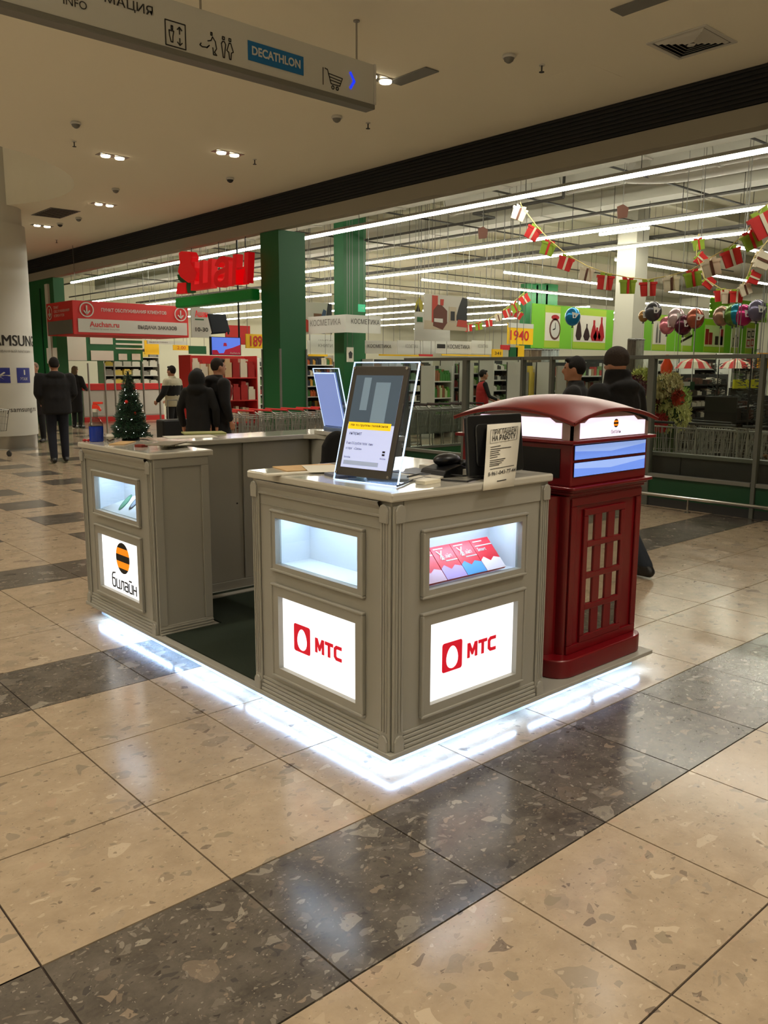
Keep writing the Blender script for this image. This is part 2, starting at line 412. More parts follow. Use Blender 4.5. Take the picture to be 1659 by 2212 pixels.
# square air vent
vx, vy = 8.04, 4.55
t = thing('ceiling_vent', 'square four-way air diffuser in the ceiling at the upper right', 'vent', (vx, vy, CEIL))
b = MB()
for s0, s1, z in ((.31, .27, -.012),):
    for (a0, b0, a1, b1) in ((-s0, -s0, s0, -s1), (-s0, s1, s0, s0), (-s0, -s1, -s1, s1), (s1, -s1, s0, s1)): b.box(vx+a0, vy+b0, CEIL+z, vx+a1, vy+b1, CEIL-.001)
b.build('frame', M_signw, t, bevel=.003)
b = MB(); b.box(vx-.27, vy-.27, CEIL-.004, vx+.27, vy+.27, CEIL-.002); b.build('backing', M_black, t)
for k in range(1, 6):
    s1 = .27-.045*k+.03
    for a in range(4):
        b = MB(); ca, sa = math.cos(a*math.pi/2), math.sin(a*math.pi/2); Rv = lambda u, v, z: (vx+ca*u-sa*v, vy+sa*u+ca*v, CEIL+z)
        A = [Rv(-s1, -s1, -.004), Rv(s1, -s1, -.004), Rv(s1-.03, -s1+.03, -.022), Rv(-s1+.03, -s1+.03, -.022)]
        b.add(A+[(q[0], q[1], q[2]+.002) for q in A], [(0, 3, 2, 1), (4, 5, 6, 7), (0, 1, 5, 4), (2, 3, 7, 6)]); b.build('vane', M_signw, t)
b = MB(); b.lathe([(.04, -.03), (.05, -.022)], (vx, vy, CEIL), 4); b.build('centre_cap', M_signw, t)
b = MB(); p = at(1260, 168, z=CEIL); b.box(p.x-.3, p.y-.3, CEIL-.003, p.x+.3, p.y+.3, CEIL-.0005); o = b.build('access_hatch', M_ceil, bevel=.002); tag(o, 'flush square access hatch in the ceiling left of the air diffuser', 'hatch')
p = at(120, 460, z=CEIL); t = thing('ceiling_grille', 'grey rectangular grille in the ceiling beside the round column', 'vent', (p.x, p.y, CEIL))
b = MB(); b.box(p.x-.3, p.y-.55, CEIL-.01, p.x+.3, p.y+.55, CEIL-.002); b.build('frame', M_grey, t)
for k in range(9):
    b = MB(); b.box(p.x-.26, p.y-.5+k*.115, CEIL-.018, p.x+.26, p.y-.47+k*.115, CEIL-.01); b.build('slat', M_dark, t)

# ------------------------------------------------------------------ hanging direction sign
sy = 6.29; X0, X1, z0, z1 = 1.2, 5.47, 4.02, 4.41
t = thing('hanging_sign', 'long white overhead direction sign hanging from ceiling rods', 'sign', (X0, sy, z0))
b = MB(); b.box(X0, sy, z0+.03, X1, sy+.11, z1); b.build('sign_box', M_signw, t, bevel=.006)
b = MB(); b.box(X0, sy-.012, z0-.005, X1+.004, sy+.122, z0+.04); b.build('bottom_rail', M_grey, t, bevel=.008)
b = MB(); b.box(X1, sy-.01, z0+.04, X1+.02, sy+.12, z1+.005); b.build('end_cap', M_signw, t, bevel=.004)
for rx in (3.69, 5.3):
    b = MB(); b.cyl((rx, sy+.05, z1), (rx, sy+.05, CEIL), .009, n=10); b.cyl((rx, sy+.05, CEIL-.012), (rx, sy+.05, CEIL-.001), .03, n=14); b.build('rod', M_steel, t)
fy = sy-.004; UX = (1, 0, 0)
def ftxt(s, px0, py0, px1, py1, mt, bold=0, h=None):
    a = at(px0, py0, y=fy); c = at(px1, py1, y=fy); return text(s, (a.x, fy, a.z), UX, Z3, c.x-a.x, h or abs(c.z-a.z), mt, t, bold)
qa = at(331, 40, y=fy); text('ИНФОРМАЦИЯ', (qa.x-.78, fy, qa.z), UX, Z3, .78, .085, M_ink, t, .01)
qa = at(137, 8, y=fy); text('INFO', (qa.x, fy, qa.z), UX, Z3, .17, .055, M_ink, t)
def icon(lines, O, mt, r=.004):
    b = MB()
    for ln in lines:
        pts = [(O[0]+u, fy-.001, O[1]+v) for u, v in ln]
        for a_, c_ in zip(pts[:-1], pts[1:]):
            d = Vector(c_)-Vector(a_); l = d.length; d.normalize(); nn = Vector((-d.z, 0, d.x))
            b.obox(a_, d, nn, (0, -1, 0), -r*.5, l+r*.5, -r, r, -.001, .001)
    return b.build('pictogram', mt, t)
a = at(358, 85, y=fy); k = .17
icon([[(0, 0), (k, 0), (k, k*1.05), (0, k*1.05), (0, 0)], [(.045, .03), (.06, .03), (.062, .07), (.07, .11), (.03, .11), (.034, .07), (.045, .03)], [(.05, .12), (.05, .145), (.062, .145), (.062, .12), (.05, .12)],
      [(.12, .1), (.12, .15)], [(.1, .13), (.12, .15), (.14, .13)], [(.12, .07), (.12, .02)], [(.1, .04), (.12, .02), (.14, .04)]], (a.x, a.z-.035), M_ink, .0042)
a = at(432, 98, y=fy)
def body(u, fem=False):
    w = .03 if fem else .02
    return [[(u-.006, 0), (u+.006, 0), (u+.012, .05), (u+w, .06 if fem else .1), (u+.008, .12), (u-.008, .12), (u-w, .06 if fem else .1), (u-.012, .05), (u-.006, 0)], [(u-.009, .135), (u+.009, .135), (u+.009, .155), (u-.009, .155), (u-.009, .135)]]
icon(body(.215)+body(.275, True)+[[(.01, .06), (.0, .045), (.02, .035), (.06, .04), (.085, .06), (.06, .035)], [(.07, .09), (.1, .1), (.115, .13), (.14, .1), (.15, .05), (.13, .02), (.15, .0), (.12, .0), (.115, .05)], [(.1, .14), (.112, .14), (.112, .16), (.1, .16), (.1, .14)]], (a.x, a.z-.04), M_ink, .004)
a = at(536, 129, y=fy); c = at(655, 126, y=fy); b = MB(); b.box(a.x, fy-.004, a.z, c.x, fy+.001, a.z+.15); b.build('blue_panel', M_decblue, t)
fy -= .006; text('DECATHLON', (a.x+.035, fy, a.z+.045), UX, Z3, c.x-a.x-.07, .07, M_signw, t, .03); fy += .006
a = at(698, 185, y=fy)
icon([[(0, .02), (0, .16)], [(.02, .16), (.05, .155), (.09, .045), (.19, .045), (.22, .115), (.06, .125)], [(.07, .1), (.2, .09)], [(.08, .075), (.2, .068)]]+[[(u+.014*math.cos(q), .018+.014*math.sin(q)) for q in [2*math.pi*i/10 for i in range(11)]] for u in (.11, .16)], (a.x, a.z-.01), M_ink, .0038)
a = at(757, 190, y=fy); icon([[(0, .0), (.045, .065), (0, .13)]], (a.x, a.z), mat('arrow_blue', (30, 60, 250), .5, emit=.8), .012)

# ------------------------------------------------------------------ round column with lettering
p = at(12, 972, z=0); d_ = Vector((p.x, p.y, 0)).normalized(); RCOL = .66; cc = Vector((p.x, p.y, 0))+d_*RCOL
t = thing('round_column', 'white round column with black lettering and blue arrow signs', 'column', cc)
b = MB(); b.lathe([(RCOL-.03, 0), (RCOL-.03, .27)], cc, 64); b.build('steel_base', M_steel, t, smooth=True)
b = MB(); b.lathe([(RCOL, .27), (RCOL, 4.0), (RCOL-.01, 4.42)], cc, 64); b.build('shaft', M_signw, t, smooth=True)
b = MB(); b.lathe([(RCOL-.06, 4.42), (RCOL-.06, 6.5)], cc, 64); b.build('neck', M_signw, t, smooth=True)
def curved(s, ang0, z, w, h, mt, bold=0, r=RCOL+.004):
    """lettering bent round the column; ang0 = angle of its left end"""
    o = text(s, (0, 0, 0), (1, 0, 0), (0, 1, 0), w, h, mt, None, bold, 0)
    me = o.data
    for v in me.vertices:
        a_ = ang0+v.co.x/r; v.co = (r*math.cos(a_), r*math.sin(a_), z+v.co.y)
    o.parent = t; return o
af = math.atan2(-d_.y, -d_.x)        # angle facing the camera
for q_ in (0, .012, .024): curved('SAMSUNG', af-.34+q_, 2.06, 1.16, .21, M_ink, 0)
curved('АВТОРИЗОВАННЫЙ МАГАЗИН', af-.5, 1.93, 1.05, .06, M_inkg)
curved('www.mysamsung.ru', af-.6, .72, 1.2, .1, M_ink)
def plate(a0, a1, z0, z1, mt, nm):
    b = MB(); n_ = 8; r = RCOL+.003
    for i in range(n_):
        q0, q1 = a0+(a1-a0)*i/n_, a0+(a1-a0)*(i+1)/n_
        b.quad(*[(cc.x+r*math.cos(q), cc.y+r*math.sin(q), z) for q, z in ((q0, z0), (q1, z0), (q1, z1), (q0, z1))])
    return b.build(nm, mt, t)
plate(af-.35, af+.28, 1.33, 1.63, M_blue, 'blue_plate'); plate(af+.48, af+.98, 1.33, 1.63, M_blue, 'blue_plate')
curved('←', af-.05, 1.4, .24, .15, M_signw, .02, RCOL+.008); curved('1', af+.72, 1.49, .03, .1, M_signw, .02, RCOL+.008); curved('ЭТАЖ', af+.58, 1.38, .18, .06, M_signw, 0, RCOL+.008)

# ------------------------------------------------------------------ KIOSK
KX0, KX1, KY0, KY1 = 2.105, 4.07, 2.315, 5.345
ZP = .09
XYZ = ((0, 0, 0), (1, 0, 0), (0, 1, 0), (0, 0, 1))
t = thing('kiosk_platform', 'low white kiosk platform with glowing strip light underneath', 'platform', (KX0, KY0, 0))
b = MB(); b.box(KX0, KY0, .068, KX1, KY1, ZP); b.build('deck', M_white, t, bevel=.004)
b = MB(); b.box(KX0+.075, KY0+.085, 0, KX1-.07, KY1-.07, .068); b.build('plinth', mat('plinth_white', (205, 222, 232), .5), t)
segs = [('y', KX0+.02, 2.34, 3.42), ('y', KX0+.02, 3.46, 4.16), ('y', KX0+.02, 4.2, 5.2), ('x', KY0+.02, 2.13, 2.92), ('x', KY0+.02, 3.02, 3.52), ('x', KY0+.02, 3.56, 3.98)]
for ax, c, a0, a1 in segs:
    b = MB()
    if ax == 'y': b.box(c-.002, a0, .065, c+.012, a1, .0675)
    else: b.box(a0, c-.002, .065, a1, c+.012, .0675)
    ls = b.build('led_strip', mat('led_tape', (235, 240, 245), .5, emit=1.2, ecol=(190, 215, 255)), t, label='glowing white strip light')
    b = MB(); n_ = int((a1-a0)/.0165)
    for k_ in range(n_):
        q_ = a0+(k_+.5)*(a1-a0)/n_
        if ax == 'y': b.box(c, q_-.005, .0625, c+.01, q_+.005, .065)
        else: b.box(q_-.005, c, .0625, q_+.005, c+.01, .065)
    b.build('led_chips', M_led, ls, kind='stuff')
b = MB(); b.prism([(2.15, 3.325), (3.68, 3.325), (3.68, 4.93), (2.52, 4.93), (2.52, 4.3), (2.15, 4.3)], *XYZ, ZP+.0005, ZP+.008); o = b.build('carpet', M_carpet); tag(o, 'dark green carpet inside the kiosk', 'carpet')

def fpanel(mb, O, U, N, Wd, z0, z1, holes, tk=.02):
    """face sheet with rectangular holes (front cells and hole jambs)"""
    us = sorted({0, Wd, *[h[0] for h in holes], *[h[2] for h in holes]}); vs = sorted({z0, z1, *[h[1] for h in holes], *[h[3] for h in holes]})
    O, U, N = Vector(O), Vector(U), Vector(N)
    flip = U.cross(Z3).dot(N) < 0
    for i in range(len(us)-1):
        for j in range(len(vs)-1):
            cu, cv = (us[i]+us[i+1])/2, (vs[j]+vs[j+1])/2
            if any(h[0] < cu < h[2] and h[1] < cv < h[3] for h in holes): continue
            q = [O+U*us[i]+Z3*vs[j], O+U*us[i+1]+Z3*vs[j], O+U*us[i+1]+Z3*vs[j+1], O+U*us[i]+Z3*vs[j+1]]
            mb.quad(*(q[::-1] if flip else q))
    for h in holes:
        c = [(h[0], h[1]), (h[2], h[1]), (h[2], h[3]), (h[0], h[3])]
        for k_ in range(4):
            a_, b_ = c[k_], c[(k_+1) % 4]
            mb.quad(O+U*a_[0]+Z3*a_[1], O+U*b_[0]+Z3*b_[1], O+U*b_[0]+Z3*b_[1]-N*tk, O+U*a_[0]+Z3*a_[1]-N*tk)
def rim(mb, O, U, N, u0, z0, u1, z1, w, n0, n1):
    for a_ in ((u0, u1, z0, z0+w), (u0, u1, z1-w, z1), (u0, u0+w, z0+w, z1-w), (u1-w, u1, z0+w, z1-w)):
        mb.obox(O, U, Z3, N, a_[0], a_[1], a_[2], a_[3], n0, n1)
def cab_face(t, body, O, U, N, Wd, logo, band):
    O, U, N = Vector(O), Vector(U), Vector(N); c = Wd/2
    win = (c-.292, .735, c+.292, .95); lb = (c-.278, .238, c+.278, .586)
    fpanel(body, O, U, N, Wd, ZP, 1.115, [win, lb], .02)
    # raised frames
    for (h, o_, nm) in ((win, (c-.325, .706, c+.325, .982), 'window_frame'), (lb, (c-.325, .196, c+.325, .636), 'sign_frame')):
        b = MB()
        for a_ in ((o_[0], o_[2], o_[1], h[1]), (o_[0], o_[2], h[3], o_[3]), (o_[0], h[0], h[1], h[3]), (h[2], o_[2], h[1], h[3])):
            b.obox(O, U, Z3, N, a_[0], a_[1], a_[2], a_[3], 0, .014)
        b.build(nm, M_white, t)
        b = MB(); rim(b, O, U, N, o_[0]-.006, o_[1]-.006, o_[2]+.006, o_[3]+.006, .012, 0, .02); b.build('frame_moulding', M_white, t, bevel=.004)
    # pilasters
    for u in (0.0, Wd-.058):
        b = MB(); b.obox(O, U, Z3, N, u, u+.058, ZP, 1.098, 0, .012); b.build('pilaster', M_white, t, bevel=.006)
        for du in (.014, .029, .044):
            b = MB(); b.obox(O, U, Z3, N, u+du-.003, u+du+.003, .17, 1.05, .012, .0155); b.build('flute', M_white, t, bevel=.0015)
        b = MB(); b.prism([(u+.004, .085), (u+.054, .085), (u+.054, .135), (u+.045, .152), (u+.029, .16), (u+.013, .152), (u+.004, .135)], O, U, Z3, N, .012, .022); b.build('pilaster_foot', M_white, t, bevel=.003)
        b = MB(); b.prism([(u+.006, 1.03), (u+.052, 1.03), (u+.054, 1.08), (u+.045, 1.098), (u+.029, 1.105), (u+.013, 1.098), (u+.004, 1.08)], O, U, Z3, N, .012, .022); b.build('pilaster_cap', M_white, t, bevel=.003)
    # base ridges
    for k_ in range(4):
        b = MB(); z = ZP+.001+k_*.018; b.obox(O, U, Z3, N, .058, Wd-.058, z, z+.016, 0, .018-.0035*k_); b.build('base_ridge', M_white, t, bevel=.004)
    if band:
        b = MB(); prof = [(0, 1.045), (.012, 1.05), (.012, 1.056), (.006, 1.06), (.008, 1.08), (.02, 1.098), (.026, 1.112), (0, 1.114)]
        for i in range(len(prof)-1):
            b.quad(O+U*.058+N*prof[i][0]+Z3*prof[i][1], O+U*(Wd-.058)+N*prof[i][0]+Z3*prof[i][1], O+U*(Wd-.058)+N*prof[i+1][0]+Z3*prof[i+1][1], O+U*.058+N*prof[i+1][0]+Z3*prof[i+1][1])
        b.build('cornice', M_white, t, smooth=True)
        b = MB(); b.obox(O, U, Z3, N, .058, Wd-.058, 1.0, 1.003, 0, .004); b.build('band_line', M_white, t, bevel=.001)
    else:
        b = MB(); b.obox(O, U, Z3, N, .058, Wd-.058, 1.028, 1.114, 0, .006); b.build('top_band', M_white, t, bevel=.002)
    # niche
    dp = .185; b = MB(); I = -N
    u0, v0, u1, v1 = win[0]-.004, win[1]-.004, win[2]+.004, win[3]+.03
    pt = lambda u, v, n_: O+U*u+Z3*v+I*n_
    b.quad(pt(u0, v0, dp), pt(u1, v0, dp), pt(u1, v1, dp), pt(u0, v1, dp)); b.quad(pt(u0, v0, .02), pt(u0, v0, dp), pt(u0, v1, dp), pt(u0, v1, .02)); b.quad(pt(u1, v0, .02), pt(u1, v0, dp), pt(u1, v1, dp), pt(u1, v1, .02))
    b.quad(pt(u0, v0, .02), pt(u1, v0, .02), pt(u1, v0, dp), pt(u0, v0, dp)); b.quad(pt(u0, v1, .02), pt(u1, v1, .02), pt(u1, v1, dp), pt(u0, v1, dp))
    b.build('niche', M_box, t)
    b = MB(); b.obox(O, U, Z3, N, win[0]-.002, win[2]+.002, win[1]-.002, win[3]+.002, -.012, -.009); b.build('glass_pane', M_glass, t)
    l = area(pt(c, v1-.012, .05), pt(c, v0, .09), .5, .02, 2.0, (.60, .75, 1.0), 'niche_lamp')
    b = MB(); b.obox(O, U, Z3, N, c-.26, c+.26, v1-.01, v1-.002, -.055, -.035); b.build('niche_led', mat('niche_led', (255, 255, 255), .5, emit=3, ecol=(200, 220, 255)), t)
    # lightbox
    b = MB(); b.obox(O, U, Z3, N, lb[0]-.003, lb[2]+.003, lb[1]-.003, lb[3]+.003, -.02, -.012); b.build('lightbox', M_lbox, t, label='backlit white sign panel')
    L_ = O-N*.0115
    cz = (lb[1]+lb[3])/2
    if logo == 'mts':
        b = MB(); s_ = .062; cu = c-.125; oc = []
        for q in range(4):
            for k_ in range(5):
                a_ = math.radians(q*90+k_*22.5); oc.append((cu+(s_-.012)*(1 if q in (0, 3) else -1)+.012*math.cos(a_), cz+(s_*1.05-.012)*(1 if q < 2 else -1)+.012*math.sin(a_)))
        n_ = 20; egg = []
        for k_ in range(n_):
            a_ = 2*math.pi*k_/n_+math.pi/4*0+.25; yy = math.sin(a_); egg.append((cu+.036*math.cos(a_)*(1-.16*yy), cz-.004+.05*yy))
        # ring between outline and egg
        import bisect
        ang = lambda p_: math.atan2(p_[1]-cz, p_[0]-cu)
        oc.sort(key=ang); egg.sort(key=ang)
        P = [L_+U*p_[0]+Z3*p_[1]+N*.003 for p_ in oc+egg]
        fs = [(i, (i+1) % 20, 20+(i+1) % 20, 20+i) for i in range(20)]
        b.add(P, fs); b.build('emblem', M_logo_r, t, label='red rounded square with a white egg')
        glyphs = [[(0, 0), (.014, 0), (.014, .034), (.026, .01), (.034, .01), (.046, .034), (.046, 0), (.06, 0), (.06, .062), (.044, .062), (.03, .032), (.016, .062), (0, .062)],
                  [(.086, 0), (.101, 0), (.101, .048), (.12, .048), (.12, .062), (.067, .062), (.067, .048), (.086, .048)],
                  [(.14, 0), (.176, 0), (.176, .014), (.146, .014), (.141, .019), (.141, .043), (.146, .048), (.176, .048), (.176, .062), (.14, .062), (.126, .05), (.126, .012)]]
        for g in glyphs: b = MB(); b.prism(g, L_+U*(c-.028)+Z3*(cz-.034), U*1.06, Z3*1.08, N, 0, .003); b.build('letter', M_logo_r, t)
    else:
        b = MB(); cu, c2, r = c+.025, cz+.053, .098
        n_ = 40
        bands = [(-1, -.68, 1), (-.68, -.24, 0), (-.24, .2, 1), (.2, .62, 0), (.62, 1, 1)]
        for lo, hi, mi in bands:
            P = []; st = 8
            for k_ in range(st+1):
                yy = lo+(hi-lo)*k_/st; xx = math.sqrt(max(0, 1-yy*yy)); P.append((-xx, yy)); P.append((xx, yy))
            for k_ in range(st):
                q = [P[2*k_], P[2*k_+1], P[2*k_+3], P[2*k_+2]]
                b.quad(*[L_+U*(cu+r*.97*x_)+Z3*(c2+r*y_-.0*x_)+N*.003 for x_, y_ in q], mi=mi)
        b.build('emblem', [M_logo_o, M_logo_k], t, label='striped orange and black ball')
        strokes = [[(.03, .066), (.008, .062), (0, .05), (0, .008), (.006, 0), (.024, 0), (.03, .008), (.03, .032), (.024, .038), (0, .038)],
                   [(.042, .038), (.042, .006), (.048, 0), (.07, 0), (.07, .038)], [(.08, 0), (.088, .004), (.092, .038), (.112, .038), (.112, 0)],
                   [(.124, .038), (.146, .038), (.152, .032), (.152, 0), (.13, 0), (.124, .006), (.124, .016), (.13, .021), (.152, .021)],
                   [(.164, .038), (.164, .006), (.17, 0), (.192, 0), (.192, .038)], [(.168, .052), (.188, .052)], [(.204, .038), (.204, 0)], [(.232, .038), (.232, 0)], [(.204, .02), (.232, .02)]]
        for st_ in strokes:
            b = MB(); pp_ = [L_+U*(c-.142+x_*1.45)+Z3*(cz-.15+y_*1.4)+N*.001 for x_, y_ in st_]
            for a_, c_ in zip(pp_[:-1], pp_[1:]): d_ = (c_-a_); l_ = d_.length; d_.normalize(); b.obox(a_, d_, d_.cross(N), N, -.004, l_+.004, -.0045, .0045, 0, .002)
            b.build('letter', M_logo_k, t)
# corner cabinet (two show faces)
CX0, CX1, CY0, CY1 = 2.13, 3.10, 2.34, 3.31
t = thing('corner_cabinet', 'white corner kiosk cabinet with two lit red logo panels', 'cabinet', (CX0, CY0, ZP)); cabinet1 = t
body_ = MB()
cab_face(t, body_, (CX0, CY1, 0), (0, -1, 0), (-1, 0, 0), CY1-CY0, 'mts', True)
cab_face(t, body_, (CX0, CY0, 0), (1, 0, 0), (0, -1, 0), CX1-CX0, 'mts', False)
body_.quad((CX1, CY0, ZP), (CX1, CY1, ZP), (CX1, CY1, 1.115), (CX1, CY0, 1.115)); body_.quad((CX1, CY1, ZP), (CX0, CY1, ZP), (CX0, CY1, 1.115), (CX1, CY1, 1.115))
body_.quad((CX0, CY0, 1.115), (CX1, CY0, 1.115), (CX1, CY1, 1.115), (CX0, CY1, 1.115)); body_.quad((CX0, CY0, ZP), (CX0, CY1, ZP), (CX1, CY1, ZP), (CX1, CY0, ZP))
body_.build('carcass', M_white, t)
b = MB(); b.box(CX0-.022, CY0-.022, 1.115, CX1+.012, CY1+.022, 1.15); b.build('countertop', M_wtop, t, bevel=.008)
# left cabinet with striped ball logo
LX1, LY0, LY1 = 2.48, 4.34, 5.33
t = thing('end_cabinet', 'white end cabinet with lit panel of a striped ball logo', 'cabinet', (CX0, LY0, ZP))
body_ = MB()
cab_face(t, body_, (CX0, LY1, 0), (0, -1, 0), (-1, 0, 0), LY1-LY0, 'bee', True)
body_.quad((CX0, LY0, ZP), (LX1, LY0, ZP), (LX1, LY0, 1.115), (CX0, LY0, 1.115)); body_.quad((LX1, LY0, ZP), (LX1, LY1, ZP), (LX1, LY1, 1.115), (LX1, LY0, 1.115))
body_.quad((CX0, LY1, ZP), (CX0, LY1, 1.115), (LX1, LY1, 1.115), (LX1, LY1, ZP)); body_.quad((CX0, LY0, 1.115), (LX1, LY0, 1.115), (LX1, LY1, 1.115), (CX0, LY1, 1.115))
body_.build('carcass', M_white, t)
b = MB(); rim(b, (CX0, LY0, 0), (1, 0, 0), Vector((0, -1, 0)), 0.002, ZP, LX1-CX0, 1.114, .05, 0, .012); b.build('side_frame', M_white, t, bevel=.003)
for k in range(3):
    b = MB(); b.box(CX0, LY0-.03+.006*k, ZP+.001+k*.014, LX1, LY0-.012, ZP+.013+k*.014); b.build('base_ridge', M_white, t, bevel=.003)
b = MB(); b.box(CX0-.022, LY0-.022, 1.115, LX1+.03, LY1+.012, 1.15); b.build('countertop', M_wtop, t, bevel=.008)
# rear counter
BY = 4.975
t = thing('rear_counter', 'long white back counter of the kiosk with plain panel doors', 'counter', (LX1, BY, ZP))
b = MB(); b.box(LX1+.04, BY+.02, ZP, 4.06, 5.33, 1.115); b.box(3.72, 4.36, ZP, 4.06, BY+.03, 1.115); b.build('carcass', M_white, t)
for a0, a1 in ((2.52, 3.085), (3.125, 3.69)):
    b = MB(); b.box(a0, BY, .15, a1, BY+.018, 1.112); d = b.build('door', M_white, t, bevel=.002)
    b = MB(); b.cyl((a1-.02 if a0 < 3 else a0+.07, BY-.002, .693), (a1-.02 if a0 < 3 else a0+.07, BY+.002, .693), .006, n=10); b.build('lock', M_black, d)
b = MB(); b.box(3.7, 4.38, .15, 3.718, 4.95, 1.112); d = b.build('door', M_white, t, bevel=.002)
b = MB(); b.box(3.697, 4.62, 1.0, 3.7, 4.66, 1.008); b.build('handle', M_black, d)
b = MB(); b.box(2.52, BY-.004, ZP, 3.7, BY+.02, .148); b.build('kick_rail', M_white, t, bevel=.002)
b = MB(); b.prism([(2.53, 4.945), (3.62, 4.945), (3.69, 4.875), (3.69, 4.35), (4.085, 4.35), (4.085, 5.345), (2.53, 5.345)], (0, 0, 0), (1, 0, 0), (0, 1, 0), (0, 0, 1), 1.115, 1.15); b.build('worktop', M_wtop, t, bevel=.006)
b = MB(); b.box(2.6, 4.8, ZP+.008, 3.7, 4.86, ZP+.014); o = b.build('floor_trim_board', M_white); tag(o, 'thin pale trim board edging the green carpet', 'board')

# goods in the niches
def leaf_mesh(O, U, V, N, w, h, parent, paint):
    b = MB(); b.obox(O, U, V, N, 0, w, 0, h, -.012, 0); return b
# red sim-card packs, tilted shelf
sn = Vector((0, -1, 0)); su = Vector((1, 0, 0))
tilt = Vector((0, .125, .13)).normalized(); nn = su.cross(tilt)
for k, (u, lb) in enumerate(((2.332, 'red and white booklet at the left end of the lit niche'), (2.458, 'red booklet with white X lettering, second in the lit niche'), (2.583, 'red booklet with white X lettering, third in the lit niche'), (2.708, 'red booklet with small white lettering at the right end of the niche'))):
    w, h = .122, .165; O = Vector((u, 2.36, .742)); t = thing('booklet', lb, 'booklet', O, 'red booklets in the lit niche')
    b = MB(); b.obox(O, su, tilt, nn, 0, w, 0, h, 0, .012); b.build('cover', mat('booklet_red', (215, 25, 45), .4), t)
    b = MB(); b.prism([(0, 0), (w, 0), (w, .05), (w*.7, .062), (w*.45, .045), (w*.2, .07), (0, .055)], O, su, tilt, nn, .012, .0135)
    b.build('print', mat('booklet_print_%d' % k, [(225, 190, 210), (190, 160, 215), (90, 160, 215), (240, 225, 235)][k], .4), t)
    b = MB(); b.obox(O, su, tilt, nn, .012, .07, .148, .153, .012, .0135); b.obox(O, su, tilt, nn, .05 if k in (1, 2) else .012, .12, .085 if k in (1, 2) else .125, .09 if k in (1, 2) else .13, .012, .0135); b.build('print_lines', M_signw, t)
    if k in (1, 2): text('Х', O+su*.018+tilt*.095+nn*.0135, su, tilt, .04, .045, M_signw, t, .03); text('айп', O+su*.058+tilt*.1+nn*.0135, su, tilt, .04, .022, M_signw, t, .01)
    if k == 3: text('Smart', O+su*.012+tilt*.1+nn*.0135, su, tilt, .055, .018, M_signw, t, .02)
# left cabinet: tilted white board with three printed leaves
O = Vector((2.145, 4.555, .742)); U2 = Vector((0, 1, 0)); up = Vector((.12, 0, .15)).normalized()
# board leaning across the niche, high on the camera side
A_ = Vector((2.15, 4.556, .742)); t = thing('leaflet_board', 'white sloping board with three printed oval outlines in the left niche', 'board', A_)
b = MB(); q = [Vector((2.15, 5.12, .738)), Vector((2.15, 4.557, .738)), Vector((2.29, 4.557, .93)), Vector((2.30, 4.93, .80))]
b.add(q+[p_-Vector((-.004, 0, .006)) for p_ in q], [(0, 1, 2, 3), (4, 7, 6, 5), (0, 4, 5, 1), (1, 5, 6, 2), (2, 6, 7, 3), (3, 7, 4, 0)]); b.build('board', M_box, t)
eu = Vector((0, -1, 0)); ev = (q[2]-q[1]).normalized(); en = eu.cross(ev)
for k, (yy, vv) in enumerate(((4.86, .03), (4.74, .05), (4.63, .05))):
    b = MB(); pts = [(.03*math.cos(a_), .06*math.sin(a_)) for a_ in [2*math.pi*i/14 for i in range(14)]]
    pts = [(x_+y_*.35, y_) for x_, y_ in pts]
    b.prism(pts, Vector((2.15, yy, .738))+ev*(vv+.05)+en*.0006, eu, ev, en, 0, .0015); b.build('printed_oval', mat('leaf_green', (60, 120, 95), .5) if k == 0 else M_dark, t)
    b = MB(); pts2 = [(x_*.72, y_*.72) for x_, y_ in pts]; b.prism(pts2, Vector((2.15, yy, .738))+ev*(vv+.05)+en*.0006, eu, ev, en, .0015, .002); b.build('print_fill', mat('leaf_green2', (110, 160, 130), .5) if k == 0 else mat('phone_grey', (150, 160, 175), .5), t)

# ------------------------------------------------------------------ red phone booth end unit
BX0, BX1, BY0, BY1 = 3.40, 4.03, 2.425, 3.08
t = thing('phone_booth_cabinet', 'red half-height telephone booth cabinet with domed roof and mirrored panes', 'booth', (3.7, 2.75, ZP))
def rrect(x0, y0, x1, y1, r, n=6):
    pts = []
    for cx, cy, a0 in ((x1-r, y0+r, -90), (x1-r, y1-r, 0), (x0+r, y1-r, 90), (x0+r, y0+r, 180)):
        for k_ in range(n+1):
            a_ = math.radians(a0+90*k_/n); pts.append((cx+r*math.cos(a_), cy+r*math.sin(a_)))
    return pts
XYZ = ((0, 0, 0), (1, 0, 0), (0, 1, 0), (0, 0, 1))
b = MB(); b.prism(rrect(3.27, 2.355, 4.065, 3.12, .11), *XYZ, ZP, .185); b.build('base', M_red, t, smooth=True, bevel=.006)
b = MB(); b.prism(rrect(BX0-.10, BY0+.05, BX1, BY1, .07), *XYZ, .185, 1.0); b.prism(rrect(BX0-.02, BY0, BX1, BY1, .03), *XYZ, .185, 1.0); b.build('body', M_red, t, smooth=True)
